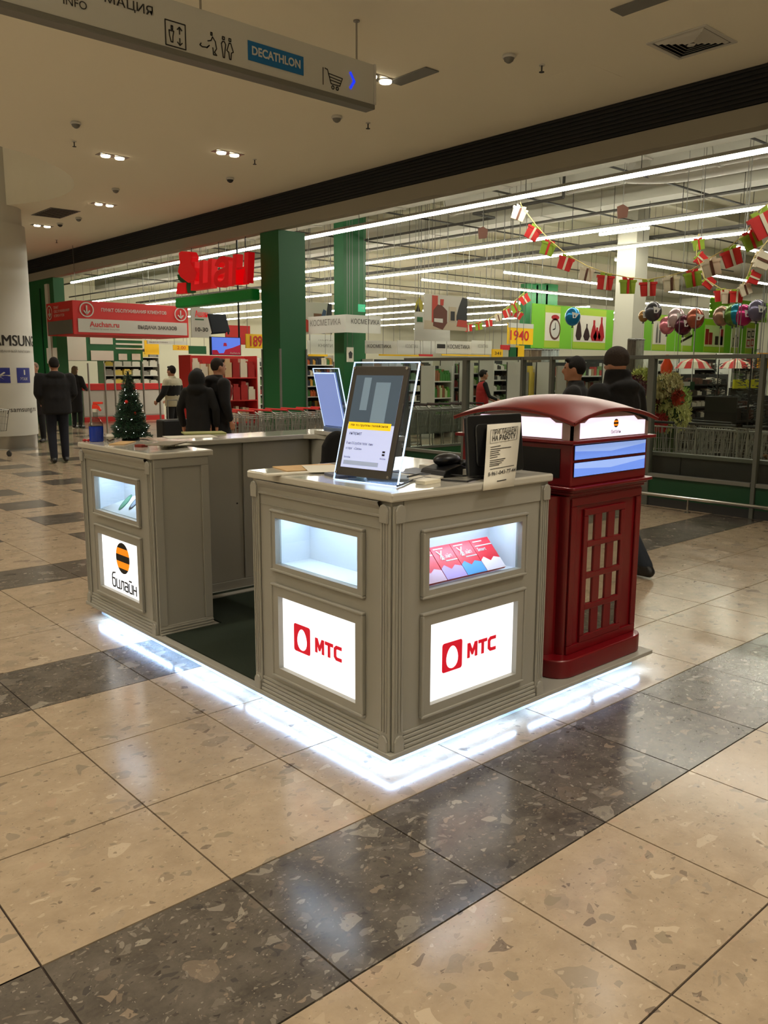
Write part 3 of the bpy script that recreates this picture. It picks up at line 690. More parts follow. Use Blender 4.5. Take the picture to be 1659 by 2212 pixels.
# raised border on the front
Of = Vector((BX0, BY0, 0)); Uf = Vector((1, 0, 0)); Nf = Vector((0, -1, 0)); Wf = BX1-BX0
b = MB(); rim(b, Of, Uf, Nf, .0, .185, Wf, .995, .045, 0, .012); b.build('front_border', M_red, t, bevel=.004)
gx0, gx1, gz0, gz1 = 3.548, 3.838, .258, .898
wx = (gx1-gx0-2*.058)/3; hz = (gz1-gz0-3*.022)/4; PW = .056
b = MB(); rim(b, (0, BY0, 0), Uf, Nf, gx0-.04, gz0-.03, gx1+.04, gz1+.03, .036, 0, .014); b.build('grille_border', M_red, t, bevel=.004)
cols = [gx0+i*(gx1-gx0-PW)/2 for i in range(3)]
b = MB()
for i in range(2): b.box(cols[i]+PW, BY0-.012, gz0-.01, cols[i+1], BY0, gz1+.01)
b.build('mullion', M_red, t, bevel=.003)
for j in range(3):
    z = gz0+(j+1)*hz+j*.022; b = MB(); b.box(gx0-.01, BY0-.016, z-.004, gx1+.01, BY0, z+.026); b.build('glazing_bar', M_red, t, bevel=.003)
for i in range(3):
    for j in range(4):
        b = MB(); x = cols[i]; z = gz0+j*(hz+.022); b.prism(rrect(x, z, x+PW, z+hz, .01, 3), (0, BY0, 0), Uf, Z3, Nf, .001, .004); b.build('mirror_pane', M_mirror, t)
# stepped mouldings
for k, (o_, z0_, z1_) in enumerate(((.008, .985, 1.005), (.02, 1.005, 1.022), (.03, 1.022, 1.036), (.05, 1.036, 1.052))):
    b = MB(); b.prism(rrect(3.40-o_, 2.425-o_, 4.03+o_, 3.12+o_*.5, .02, 4), *XYZ, z0_, z1_); b.build('moulding', M_red, t, smooth=True, bevel=.004)
UX0, UX1, UY0, UY1 = 3.37, 4.05, 2.41, 3.13
b = MB(); b.box(UX0, UY0, 1.052, UX1, UY1, 1.262); b.build('display_band', M_red, t, bevel=.006)
b = MB(); b.box(UX0-.03, UY0-.03, 1.262, UX1+.04, UY1+.03, 1.28); b.build('ledge', M_red, t, bevel=.004)
b = MB(); b.box(UX0-.004, 2.475, 1.092, UX0+.004, 3.09, 1.235); b.build('side_screen', M_black, t, label='black unlit side screen')
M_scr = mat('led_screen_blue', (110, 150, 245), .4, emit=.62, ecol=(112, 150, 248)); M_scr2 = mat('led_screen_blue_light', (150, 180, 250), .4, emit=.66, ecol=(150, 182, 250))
for z0_, z1_ in ((1.098, 1.172), (1.182, 1.256)):
    b = MB(); b.box(3.388, UY0-.004, z0_, 4.03, UY0+.004, z1_); o = b.build('screen', M_black, t, label='blue glowing strip screen')
    b = MB(); b.box(3.392, UY0-.0052, z0_+.003, 4.026, UY0-.004, z1_-.003); b.build('picture', M_scr, o)
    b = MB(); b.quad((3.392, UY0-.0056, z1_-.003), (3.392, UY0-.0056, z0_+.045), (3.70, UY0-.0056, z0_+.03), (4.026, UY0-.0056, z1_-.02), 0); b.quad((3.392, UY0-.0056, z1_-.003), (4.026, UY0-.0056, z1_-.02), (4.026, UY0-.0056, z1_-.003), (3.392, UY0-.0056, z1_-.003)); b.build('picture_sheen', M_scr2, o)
# crown with lit panels
b = MB(); b.box(UX0+.012, UY0+.012, 1.28, UX1-.012, UY1-.012, 1.355)
M_crown = mat('crown_grey_pink', (150, 125, 122), .5); b.build('crown_core', M_crown, t)
def arch(u): return 1.352+.062*(1-u*u)
def lit(O, U, N, Wd, ul, ur, nm):
    O, U, N = map(Vector, (O, U, N)); b = MB(); n_ = 16; prev = None
    for k_ in range(n_+1):
        u = ul+(ur-ul)*k_/n_; zt = min(1.385, arch(2*u/Wd-1)-.004); zt = zt if abs(2*u/Wd-1) < .68 else min(zt, 1.362)
        a_, c_ = O+U*u+N*.002+Z3*1.286, O+U*u+N*.002+Z3*zt
        if prev: b.quad(prev[0], a_, c_, prev[1])
        prev = (a_, c_)
    return b.build(nm, M_lbox2, t, label='glowing white crown panel')
def gable(O, U, N, Wd):
    O, U, N = map(Vector, (O, U, N)); b = MB(); n_ = 16
    pts = [(0, 1.28), (Wd, 1.28)]+[(Wd*(1-k_/n_), arch(2*(1-k_/n_)-1)-.002) for k_ in range(n_+1)]
    b.prism(pts, O, U, Z3, N, -.012, 0); b.build('gable', M_crown, t)
Wx, Wy = UX1-UX0, UY1-UY0
gable((UX0, UY0, 0), (1, 0, 0), (0, -1, 0), Wx); gable((UX0, UY1, 0), (0, -1, 0), (-1, 0, 0), Wy)
lit((UX0, UY0, 0), (1, 0, 0), (0, -1, 0), Wx, .06, Wx-.035, 'lit_panel'); lit((UX0, UY1, 0), (0, -1, 0), (-1, 0, 0), Wy, .06, Wy-.06, 'lit_panel')
for mi, lo, hi in ((1, -1, -.62), (0, -.62, -.2), (1, -.2, .2), (0, .2, .6), (1, .6, 1)):
    b = MB(); P = []
    for k_ in range(5):
        yy = lo+(hi-lo)*k_/4; xx = math.sqrt(max(0, 1-yy*yy)); P += [(-xx, yy), (xx, yy)]
    for k_ in range(4): b.quad(*[(3.737+.022*x_, UY0-.004, 1.352+.022*y_) for x_, y_ in (P[2*k_], P[2*k_+1], P[2*k_+3], P[2*k_+2])])
    b.build('emblem_stripe', [M_logo_o, M_logo_k][mi], t)
text('билайн', (3.695, UY0-.004, 1.3), UX, Z3, .085, .022, M_logo_k, t)
# domed roof
b = MB(); G = 20; ox_, oy_ = .035, .035
def rz(u, v): return 1.352+.062*(1-u*u)+.05*(1-v*v)
P = []
for dz in (0, .014):
    for j in range(G+1):
        for i in range(G+1):
            u, v = 2*i/G-1, 2*j/G-1
            P.append(((UX0+UX1)/2+u*(Wx/2+ox_), (UY0+UY1)/2+v*(Wy/2+oy_), 1.352+.062*(1-u*u)+.062*(1-v*v)+dz))
fs = []
K = (G+1)**2
for j in range(G):
    for i in range(G):
        a_ = j*(G+1)+i; fs.append((a_, a_+G+1, a_+G+2, a_+1)); fs.append((K+a_, K+a_+1, K+a_+G+2, K+a_+G+1))
for i in range(G):
    fs += [(i, i+1, K+i+1, K+i), (G*(G+1)+i+1, G*(G+1)+i, K+G*(G+1)+i, K+G*(G+1)+i+1)]
    a_, c_ = i*(G+1), (i+1)*(G+1); fs += [(c_, a_, K+a_, K+c_), (a_+G, c_+G, K+c_+G, K+a_+G)]
b.add(P, fs); b.build('roof', M_reddk, t, smooth=True)
b = MB()
for j in range(G+1): pass
for sgn, mk in ((-1, 0), (1, 1)):
    pth = [((UX0+UX1)/2+(2*i/G-1)*(Wx/2+ox_), (UY0+UY1)/2-(Wy/2+oy_), 1.352+.062*(1-(2*i/G-1)**2)+.014) for i in range(G+1)]
b.tube(pth, .005, 6)
b.tube([((UX0+UX1)/2-(Wx/2+ox_), (UY0+UY1)/2+(2*i/G-1)*(Wy/2+oy_), 1.352+.062*(1-(2*i/G-1)**2)+.014) for i in range(G+1)], .005, 6)
b.build('roof_bead', M_red, t, smooth=True)

# ------------------------------------------------------------------ things on the kiosk counters
CT = 1.15
def lit_frame(B1, B2, V, label, poster, name='crystal_display'):
    B1, B2, V = Vector(B1), Vector(B2), Vector(V); Wd = (B2-B1).length; U = (B2-B1).normalized(); Hh = V.length; V = V.normalized(); V = (V-U*V.dot(U)).normalized(); N = U.cross(V)
    t = thing(name, label, 'display', (B1+B2)/2)
    b = MB(); b.obox(B1, U, V, N, 0, Wd, 0, Hh, -.006, 0); b.build('acrylic_sheet', M_acr, t)
    b = MB(); e = .0035
    for a_ in ((0, Wd, 0, e), (0, Wd, Hh-e, Hh), (0, e, e, Hh-e), (Wd-e, Wd, e, Hh-e)): b.obox(B1, U, V, N, a_[0], a_[1], a_[2], a_[3], -.0065, .0005)
    b.build('lit_edge', M_acredge, t, label='glowing acrylic edge')
    return t, B1, U, V, N, Wd, Hh
t, B1, U, V, N, Wd, Hh = lit_frame((2.205, 2.80, CT+.002), (2.25, 2.441, CT+.002), (.135, .006, .497), 'leaning clear acrylic display with lit edge holding a framed poster', True)
p0, p1, q0, q1 = .016, Wd-.036, .022, Hh-.022
b = MB(); b.prism(rrect(p0, q0, p1, q1, .012, 3), B1, U, V, N, .001, .012); b.build('poster_frame', mat('frame_gunmetal', (70, 67, 64), .4, .3), t, bevel=.002)
g0, g1, h0, h1 = p0+.026, p1-.026, q0+.035, q1-.04
def pl(nm, u0, v0, u1, v1, mt, n=.0125):
    b = MB(); b.obox(B1, U, V, N, u0, u1, v0, v1, n-.0008, n); return b.build(nm, mt, t)
hm = h0+(h1-h0)*.47
pl('poster_sheet', g0, h0, g1, h1, mat('poster_glow', (190, 200, 240), .6, emit=.62, ecol=(188, 200, 245)))
pl('poster_picture', g0, hm, g1, h1, mat('poster_slate', (70, 90, 110), .6, emit=.2, ecol=(80, 105, 130)), .0132)
pl('poster_picture_light', g0+.05, hm+.06, g0+.09, h1-.01, mat('poster_slate_light', (120, 145, 165), .6, emit=.3, ecol=(120, 145, 170)), .0137)
pl('poster_picture_light', g0+.12, hm+.01, g0+.2, h1-.03, mat('poster_slate_light', (120, 145, 165)), .0137)
pl('poster_banner', g0+.004, hm-.022, g1-.016, hm+.008, mat('poster_yellow', (240, 205, 20), .6, emit=.6, ecol=(245, 205, 10)), .0141)
text('Не то группы телефонов', B1+U*(g0+.02)+V*(hm-.012)+N*.0143, U, V, g1-g0-.05, .013, M_ink, t, .01)
text('интернет', B1+U*(g0+.02)+V*(hm-.05)+N*.0135, U, V, .07, .015, M_ink, t)
text('В на 0.5 рубля телефоны', B1+U*(g0+.012)+V*(hm-.09)+N*.0135, U, V, .15, .014, M_ink, t)
text('и тариф «Связь»', B1+U*(g0+.014)+V*(hm-.112)+N*.0135, U, V, .09, .013, M_ink, t)
text('билайн', B1+U*(g1-.045)+V*(h0+.045)+N*.0135, U, V, .03, .007, M_ink, t)
text('Билайн', B1+U*(g0+.012)+V*(h0+.04)+N*.0135, U, V, .035, .008, M_ink, t)
pl('poster_small_print', g0+.012, h0+.012, g1-.05, h0+.03, mat('poster_print_grey', (160, 175, 205), .6, emit=.4), .0132)
b = MB()
for k_, (c_, lo, hi) in enumerate(((0, .06, .068), (0, .072, .08))): b.obox(B1, U, V, N, g1-.038, g1-.024, h0+lo, h0+hi, .0128, .0134)
b.build('poster_emblem', M_logo_k, t)
for u_, v_ in ((p0+.01, q0+.01), (p1-.01, q0+.01), (p0+.01, q1-.01), (p1-.01, q1-.01)):
    b = MB(); b.cyl(B1+U*u_+V*v_+N*.012, B1+U*u_+V*v_+N*.018, .006, n=14); b.build('stud', M_chrome, t, smooth=True)
b = MB(); pz = B1+U*(Wd*.5)-N*.05; b.obox(B1+U*.06, U, Vector((0, 0, 1)), Vector((N.x, N.y, 0)).normalized(), 0, Wd-.1, 0, .035, -.12, -.03); b.build('support_foot', M_acr, t)
b = MB(); b.sph(at(868, 1012, z=1.18), .014, 12, 8); b.build('lit_clip', mat('lamp_bead', (255, 255, 255), .5, emit=4), t, smooth=True)
# second display
cD = at(729, 930, z=CT+.035); uD = Vector((-.13, -.99, 0)).normalized()
t, B1, U, V, N, Wd, Hh = lit_frame(cD-uD*.18, cD+uD*.18, (-.098, .013, .44), 'leaning clear acrylic display with blank blue glowing panel on the back counter', False)
b = MB(); b.obox(B1, U, V, N, .03, Wd-.045, .035, Hh-.03, .001, .012); b.build('glow_panel', mat('glow_blue', (130, 150, 215), .6, emit=.55, ecol=(135, 158, 225)), t)
b = MB(); b.obox(B1, U, V, N, .03, Wd-.05, Hh-.036, Hh-.03, .012, .014); b.obox(B1, U, V, N, Wd-.05, Wd-.045, .04, Hh-.03, .012, .014); b.build('bright_edge', M_acredge, t)
b = MB(); b.cyl(B1+U*.03+V*.012+N*.01, B1+U*(Wd-.03)+V*.012+N*.01, .018, n=14); b.build('hinge_tube', mat('tube_blue', (120, 145, 190), .25, .5), t, smooth=True)
b = MB(); b.obox((cD.x, cD.y, CT), U, (0, 0, 1), Vector((U.y, -U.x, 0)).normalized(), -.2, .2, 0, .03, -.09, .08); b.build('foot', M_wtop, t, bevel=.004)
# monitor with notice
B1 = Vector((2.625, 2.40, CT+.004)); U = Vector((1, .03, 0)).normalized(); V = Vector((.07, .05, .25)).normalized(); V = (V-U*V.dot(U)).normalized(); V = (V+U*.12).normalized(); N = U.cross(V).normalized()
t = thing('monitor', 'black flat monitor seen from behind on the corner cabinet', 'monitor', B1+U*.19)
b = MB(); b.prism(rrect(0, .012, .385, .275, .014, 4), B1, U, V, N, -.014, .004); b.build('casing', M_black, t, bevel=.005)
b = MB(); b.prism(rrect(.05, .05, .335, .235, .02, 4), B1, U, V, N, .004, .012); b.build('back_bulge', M_black, t, bevel=.004)
b = MB(); b.obox(B1, U, (0, 0, 1), N, .08, .3, 0, .012, -.1, .02); b.obox(B1, U, (0, 0, 1), N, .17, .21, .005, .1, -.03, -.01); b.build('stand', M_black, t, bevel=.003)
PT = at(1053, 917, y=2.425); PB = at(1043, 1060, y=2.305); PTR = at(1126, 912, y=2.428); PBR = at(1110, 1050, y=2.305)
t = thing('notice_sheet', 'white job notice hanging in front of the black monitor over the counter edge', 'notice', PB)
b = MB(); n_ = 8; S_ = []
for k_ in range(n_+1):
    f_ = k_/n_; bow = .0015*math.sin(f_*math.pi*1.5)
    S_.append((PB.lerp(PT, f_)+Vector((bow, -.001, 0)), PBR.lerp(PTR, f_)+Vector((bow, -.001, 0))))
b.add([q for pr in S_ for q in pr], [(2*k_, 2*k_+1, 2*k_+3, 2*k_+2) for k_ in range(n_)])
o = b.build('sheet', M_paper, t, smooth=True); sd = o.modifiers.new('thick', 'SOLIDIFY'); sd.thickness = .001; sd.offset = -1
def nt_(u, v): 
    a_ = PB.lerp(PT, v); c_ = PBR.lerp(PTR, v); return a_.lerp(c_, u)+Vector((.0015*math.sin(v*math.pi*1.5), -.0035, 0))
def nl(u0, v0, u1, v1, mt=M_ink, w=.007):
    a_, c_ = nt_(u0, v0), nt_(u1, v1); b = MB(); up_ = (nt_(u0, min(1, v0+.05))-nt_(u0, v0)).normalized(); b.quad(a_, c_, c_+up_*w, a_+up_*w); return b
for (s_, v, h) in (('ПРИГЛАШАЕМ', .83, .028), ('НА РАБОТУ', .73, .03)):
    a_, c_ = nt_(.16, v), nt_(.86, v+.02); text(s_, a_, c_-a_, nt_(.16, v+.1)-a_, (c_-a_).length, h, M_ink, t, .02, .001)
for (u0, v0, u1, v1) in ((.1, .7, .9, .73), (.1, .91, .9, .94), (.1, .7, .1, .91), (.9, .73, .9, .94)):
    a_, c_ = nt_(u0, v0), nt_(u1, v1); b = MB(); b.tube([a_, c_], .0008, 4); b.build('ruled_line', M_ink, t)
for v, u1 in ((.635, .42), (.6, .75), (.565, .42), (.535, .38), (.505, .42), (.47, .35), (.43, .6), (.4, .55), (.37, .5), (.345, .42)):
    nl(.12, v, u1, v+.012, w=.0035).build('text_line', M_ink, t)
nl(.15, .30, .9, .32, w=.003).build('text_line', M_ink, t); nl(.4, .105, .7, .112, w=.005).build('text_line', M_ink, t)
a_, c_ = nt_(.1, .2), nt_(.97, .225); text('8-961-043-77-44', a_, c_-a_, nt_(.1, .3)-a_, (c_-a_).length, .02, M_ink, t, .01, .001)
# papers, books, cable, box on corner cabinet
def flat(name, label, cat, px, py, w, d, h, rz_, mt, z=CT, group=None):
    p_ = at(px, py, z=z+h/2); b = MB(); c_, s_ = math.cos(rz_), math.sin(rz_)
    b.obox((p_.x, p_.y, z), (c_, s_, 0), (-s_, c_, 0), (0, 0, 1), -w/2, w/2, -d/2, d/2, .0005, h)
    o = b.build(name, mt, bevel=min(.001, h/4)); return tag(o, label, cat, group)
flat('wooden_board', 'thin pale wooden board lying at the back of the corner cabinet top', 'board', 668, 1010, .30, .20, .006, -.25, M_wood)
flat('paper_sheet', 'white paper sheet behind the framed poster on the corner cabinet', 'paper', 706, 1012, .2, .28, .002, -.5, M_paper, CT+.007)
flat('paper_sheet', 'stack of white papers at the foot of the black monitor', 'paper', 880, 1030, .22, .3, .008, .5, M_paper)
flat('paper_sheet', 'grey printed paper right of the framed poster', 'paper', 905, 1018, .2, .2, .003, .2, mat('grey_print', (110, 115, 125), .6), CT+.009)
flat('paper_stack', 'stack of papers beside the black monitor and headset', 'paper', 985, 1012, .2, .28, .03, .1, M_paper)
flat('notepad', 'blue-grey notepad by the front left edge of the corner cabinet', 'notepad', 735, 1026, .09, .14, .012, -.2, mat('notepad_grey', (95, 100, 120), .5))
flat('white_box', 'small white cardboard box near the corner cabinet edge', 'box', 925, 1040, .11, .05, .016, .15, mat('box_white', (235, 228, 205), .5))
flat('card_stack', 'brown cardboard strip on the corner cabinet behind the notepad', 'cardboard', 640, 1022, .05, .3, .008, 1.35, M_paper)
t = thing('desk_telephone', 'black telephone with handset lying beside the monitor', 'telephone', at(965, 1020, z=CT))
c_ = at(965, 1024, z=CT); b = MB(); b.prism([(0, 0), (.2, 0), (.2, .02), (.12, .05), (.02, .03)], c_+Vector((-.12, .06, .0005)), (1, 0, 0), (0, 0, 1), (0, -1, 0), 0, .15); b.build('base', M_black, t, bevel=.006)
b = MB(); b.sph(c_+Vector((.0, .0, .065)), (.075, .05, .03), 16, 10); b.build('handset', M_black, t, smooth=True)
b = MB(); b.sph(c_+Vector((.07, -.03, .04)), (.03, .03, .025), 12, 8); b.build('earpiece', M_black, t, smooth=True)
P_ = [at(px, py, z=CT+.006) for px, py in ((1045, 1030), (1010, 1040), (960, 1037), (915, 1031), (890, 1037), (870, 1046), (858, 1050))]
b = MB(); b.tube(P_, .004, 8); o = b.build('cable', M_black, smooth=True); tag(o, 'black cable running across the corner cabinet top', 'cable')
P_ = [at(px, py, z=CT+.012) for px, py in ((1040, 1026), (1000, 1028), (950, 1022), (905, 1024), (880, 1030))]
b = MB(); b.tube(P_, .0035, 8); o = b.build('cable', M_dark, smooth=True); tag(o, 'thin dark cable behind the white box on the corner cabinet', 'cable')

# left cabinet things : tree, spray bottle, papers, trinkets
tc_ = at(283, 950, z=CT); d = (tc_-Vector((0, 0, CT))); d.z = 0
tc_ = Vector((2.49, 5.28, CT)) if False else Vector((tc_.x, tc_.y, CT))+d.normalized()*.02
t = thing('christmas_tree', 'small dark green tinsel Christmas tree with lights and red baubles', 'christmas tree', tc_)
dist = tc_.length; th = .46; br = .135
M_needle = mat('tinsel_green', (16, 56, 30), .45); 
b = MB(); b.cyl(tc_, tc_+Z3*.05, .02, n=12); b.lathe([(.06, 0), (.055, .012), (.02, .02)], tc_, 16); b.build('stand', M_dark, t)
b = MB(); rnd = random.Random(3)
for k_ in range(4200):
    f_ = rnd.random()**.75; z = .02+(1-f_)*(th-.02) if False else .02+(th-.02)*(1-math.sqrt(rnd.random()))
    r = br*(1-z/th)*(.9+.12*math.sin(z*90))+.006; a_ = rnd.random()*2*math.pi; rr = r*(.55+.45*rnd.random()**.4)
    c0 = tc_+Vector((rr*math.cos(a_), rr*math.sin(a_), z)); dd = Vector((math.cos(a_)+rnd.uniform(-.8, .8), math.sin(a_)+rnd.uniform(-.8, .8), rnd.uniform(-.6, .7))).normalized()*.02
    sd_ = dd.orthogonal().normalized()*.0022
    b.add([c0-sd_, c0+sd_, c0+dd+sd_*.4, c0+dd-sd_*.4], [(0, 1, 2, 3)])
b.build('tinsel', M_needle, t, kind='stuff')
b = MB(); b.lathe([(br*.78, .02), (br*.4, th*.5), (.004, th*.98)], tc_, 20); b.build('core', mat('tree_core', (8, 28, 15), .9), t)
for k_ in range(26):
    z = .04+(th-.08)*(1-math.sqrt(rnd.random())); r = br*(1-z/th)+.01; a_ = rnd.uniform(-2.9, .3)
    b = MB(); b.sph(tc_+Vector((r*math.cos(a_), r*math.sin(a_), z)), .0021, 6, 4); b.build('fairy_light', mat('fairy_light', (255, 255, 255), .5, emit=3.5), t)
for px, py in ((291, 893), (300, 930), (273, 868)):
    p_ = at(px, py, y=tc_.y-.06); b = MB(); b.sph(p_, .012, 10, 8); b.build('bauble', mat('bauble_red', (190, 25, 20), .4), t, smooth=True)
sb_ = at(211, 953, z=CT); sb_ = Vector((2.21, 5.275, CT))
t = thing('spray_bottle', 'clear spray bottle of blue cleaner with red trigger', 'bottle', sb_)
sb_ = Vector(sb_)
b = MB(); b.lathe([(.042, .001), (.046, .006), (.046, .1)], sb_, 24, sx=1, sy=.75); b.build('blue_liquid', mat('blue_liquid', (20, 55, 165), .15), t, smooth=True)
b = MB(); b.lathe([(.0465, .1), (.046, .115), (.028, .145), (.016, .155), (.016, .195)], sb_, 24, sx=1, sy=.75); b.build('clear_neck', glass('clear_plastic', (222, 226, 222), gl=2), t, smooth=True)
b = MB(); b.cyl(sb_+Z3*.19, sb_+Z3*.212, .017, n=16); b.build('collar', M_signw, t)
M_trg = mat('trigger_red', (225, 55, 35), .4); e1 = R_.copy(); e1.z = 0; e1.normalize(); e2 = Z3.cross(e1)
b = MB(); b.prism([(-.018, .21), (.018, .21), (.034, .195), (.042, .205), (.03, .228), (.01, .24), (-.015, .238)], sb_, e1, Z3, e2, -.009, .009); b.build('trigger', M_trg, t, bevel=.002)
b = MB(); b.prism([(-.012, .238), (.012, .24), (.052, .243), (.052, .256), (-.01, .256)], sb_, e1, Z3, e2, -.009, .009); b.build('nozzle_head', M_trg, t, bevel=.002)
def flatL(name, lb, cat, px, py, w, d, h, r, mt, z=CT): return flat(name, lb, cat, px, py, w, d, h, r, mt, z)
flatL('magazine', 'tan magazine lying in front of the tinsel tree', 'magazine', 265, 957, .1, .22, .006, -.75, M_wood)
flatL('magazine', 'grey magazine on the front edge of the end cabinet top', 'magazine', 360, 958, .15, .26, .006, -.9, mat('mag_grey', (120, 112, 96), .6), CT+.024)
for k_ in range(4): flatL('booklet', ('lowest', 'second', 'third', 'topmost')[k_]+' white booklet of the pile at the right of the end cabinet top', 'booklet', 372+k_*2, 962-k_, .13-.008*k_, .19, .005, -.15+k_*.13, M_paper, CT+k_*.0055)
flatL('red_purse', 'small dark red object lying before the booklet pile', 'purse', 305, 963, .05, .06, .016, .3, mat('purse_red', (120, 35, 22), .5))
flatL('paper_sheet', 'long white sheet on the back counter behind the booklets', 'paper', 410, 943, .2, .34, .003, 1.3, M_paper)
flatL('magazine', 'green-edged magazine on the back counter', 'magazine', 440, 935, .2, .3, .01, 1.2, mat('mag_olive', (150, 155, 95), .6))
for k_, (px, py) in enumerate(((184, 946), (190, 942), (188, 950))):
    p_ = Vector((2.15+.018*k_, 5.325-.02*k_, CT+.009)); b = MB(); b.sph(p_, (.014, .01, .009), 8, 6); o = b.build('candy', mat('candy_red', (170, 30, 30), .4), smooth=True); tag(o, ('leftmost', 'middle', 'rightmost')[k_]+' red wrapped candy beside the spray bottle', 'candy', 'candies by the spray bottle')
P_ = [at(px, py, z=CT+.01) for px, py in ((228, 947), (238, 941), (246, 948), (236, 953), (229, 947), (250, 943))]
b = MB(); b.tube(P_, .005, 6); o = b.build('bracelet', mat('bracelet_brown', (70, 55, 42), .6)); tag(o, 'brown beaded string between spray bottle and tinsel tree', 'string')
b = MB(); b.lathe([(.03, 0), (.035, .03), (.02, .045)], (2.30, 5.29, CT), 14); o = b.build('white_cup', M_paper, smooth=True); tag(o, 'white crumpled cloth behind the spray bottle', 'cloth')
# office chair with black backrest behind the corner cabinet
cxy = at(727, 1010, z=.95); t = thing('office_chair', 'black office chair with tall rounded backrest behind the corner cabinet', 'chair', (2.95, 3.85, ZP+.008))
cx_, cy_ = 3.08, 3.88; t.location = (cx_, cy_, ZP+.008)
vw = Vector((cx_, cy_, 0)).normalized(); sd_ = vw.cross(Z3)
b = MB(); prof = [(-.15, .62), (.14, .62), (.15, .95), (.12, 1.08), (.1, 1.18), (.06, 1.24), (.01, 1.265), (-.05, 1.24), (-.085, 1.17), (-.09, 1.08), (-.13, 1.0), (-.19, .92)]
b.prism(prof, (cx_, cy_, 0), sd_, Z3, vw, -.035, .035); b.build('backrest', M_blackcloth, t, bevel=.03, seg=4)
b = MB(); b.prism(rrect(cx_-.23, cy_-.23, cx_+.23, cy_+.23, .08), *XYZ, .5, .58); b.build('seat', M_blackcloth, t, bevel=.02)
b = MB(); b.cyl((cx_, cy_, .17), (cx_, cy_, .5), .025, n=12); b.obox((cx_, cy_, 0), sd_, Z3, vw, -.03, .03, .48, .72, .02, .05); b.build('gas_column', M_black, t)
for k_ in range(5):
    a_ = k_*2*math.pi/5; e = Vector((cx_+.27*math.cos(a_), cy_+.27*math.sin(a_), .155)); b = MB(); b.cyl((cx_, cy_, .19), e, .022, .014, 8); b.build('foot_spoke', M_black, t)
    b = MB(); b.cyl(e+Vector((-.012*math.sin(a_), .012*math.cos(a_), -.027)), e+Vector((.012*math.sin(a_), -.012*math.cos(a_), -.027)), .028, n=12); b.build('castor', M_black, t)
#PART2
# ------------------------------------------------------------------ helpers for flat boards in the store
def board_y(name, px0, py0, px1, py1, y, mt, parent=None, th=.04):
    a_ = at(px0, py0, y=y); c_ = at(px1, py1, y=y); b = MB(); b.box(a_.x, y, c_.z, c_.x, y+th, a_.z); o = b.build(name, mt, parent); return o, a_.x, c_.x, c_.z, a_.z
def hang(b, x, y, z, top=6.28): b.cyl((x, y, z), (x, y, top), .006, n=6)
def wire(t, x, y, z, top=6.28, r=.006, mt=None):
    b = MB(); b.cyl((x, y, z), (x, y, top), r, n=5); b.build('hanger_wire', mt or M_grey, t)

# ------------------------------------------------------------------ storefront
def post_box(mb, y0, y1, z0, z1, x0=FX-.03, x1=FX+.05): mb.box(x0, y0, z0, x1, y1, z1)
G0 = [(1659, 1420), (1400, 1190), (1190, 1117), (1117, 1000), (1000, 870)]
Ys = [2.6, at(1640, 900, x=FX).y, at(1403, 900, x=FX).y, at(1190, 850, x=FX).y, at(1128, 850, x=FX).y, at(1005, 850, x=FX).y, 9.72]
t = thing('glass_partition', 'waist-to-head glass partition of grey frames along the supermarket front', 'partition', (FX, 6, 0))
for i, y in enumerate(Ys):
    w = .085 if i in (2, 5) else .045
    b = MB(); post_box(b, y-w/2, y+w/2, 0, 1.80); b.build('post', M_frame, t, bevel=.004)
for i in range(len(Ys)-1):
    y0, y1 = Ys[i]+.03, Ys[i+1]-.03
    b = MB(); post_box(b, y0, y1, 1.755, 1.80); b.build('top_rail', M_frame, t, bevel=.003)
    b = MB(); post_box(b, y0, y1, .35, .395); b.build('bottom_rail', M_grey, t, bevel=.003)
    b = MB(); b.quad((FX+.01, y0, .39), (FX+.01, y0, 1.76), (FX+.01, y1, 1.76), (FX+.01, y1, .39)); b.build('glass_pane', M_pglass, t)
    b = MB(); post_box(b, y0, y1, .1, .352, FX-.01, FX+.03); b.build('green_panel', M_greend, t)
    b = MB(); post_box(b, y0, y1, 0, .1, FX-.01, FX+.03); b.build('kick_board', M_dark, t)
t2 = thing('entrance_partition', 'glass partition set square to the store front behind the kiosk', 'partition', (FX+.1, 9.75, 0))
for i in range(3):
    x0 = FX+.08+i*1.6; b = MB(); b.box(x0+.04, 9.74, .1, x0+1.6, 9.78, .35); b.build('green_panel', M_green, t2)
    b = MB(); b.box(x0+.04, 9.73, .35, x0+1.6, 9.79, .39); b.build('bottom_rail', M_grey, t2)
    b = MB(); b.box(x0+.04, 9.74, .96, x0+1.6, 9.775, .985); b.build('mid_rail', M_grey, t2)
    b = MB(); b.box(x0, 9.73, 0, x0+.04, 9.79, 1.0); b.build('post', M_frame, t2)
    b = MB(); b.quad((x0+.04, 9.76, .39), (x0+1.6, 9.76, .39), (x0+1.6, 9.76, .96), (x0+.04, 9.76, .96)); b.build('glass_pane', M_pglass, t2)
t = thing('bumper_rail', 'low chrome cart bumper rail before the green panels of the glass partition', 'rail', (FX-.2, 6, 0))
b = MB(); b.tube([(FX-.2, 2.6, .17), (FX-.2, 9.7, .17)], .022, 14); b.build('rail_tube', M_chrome, t, smooth=True)
for y in (3.3, 4.75, 6.2, 7.7, 9.2):
    b = MB(); b.cyl((FX-.2, y, .006), (FX-.2, y, .165), .012, n=10); b.cyl((FX-.2, y, .0), (FX-.2, y, .01), .035, n=14); b.build('leg', M_chrome, t)

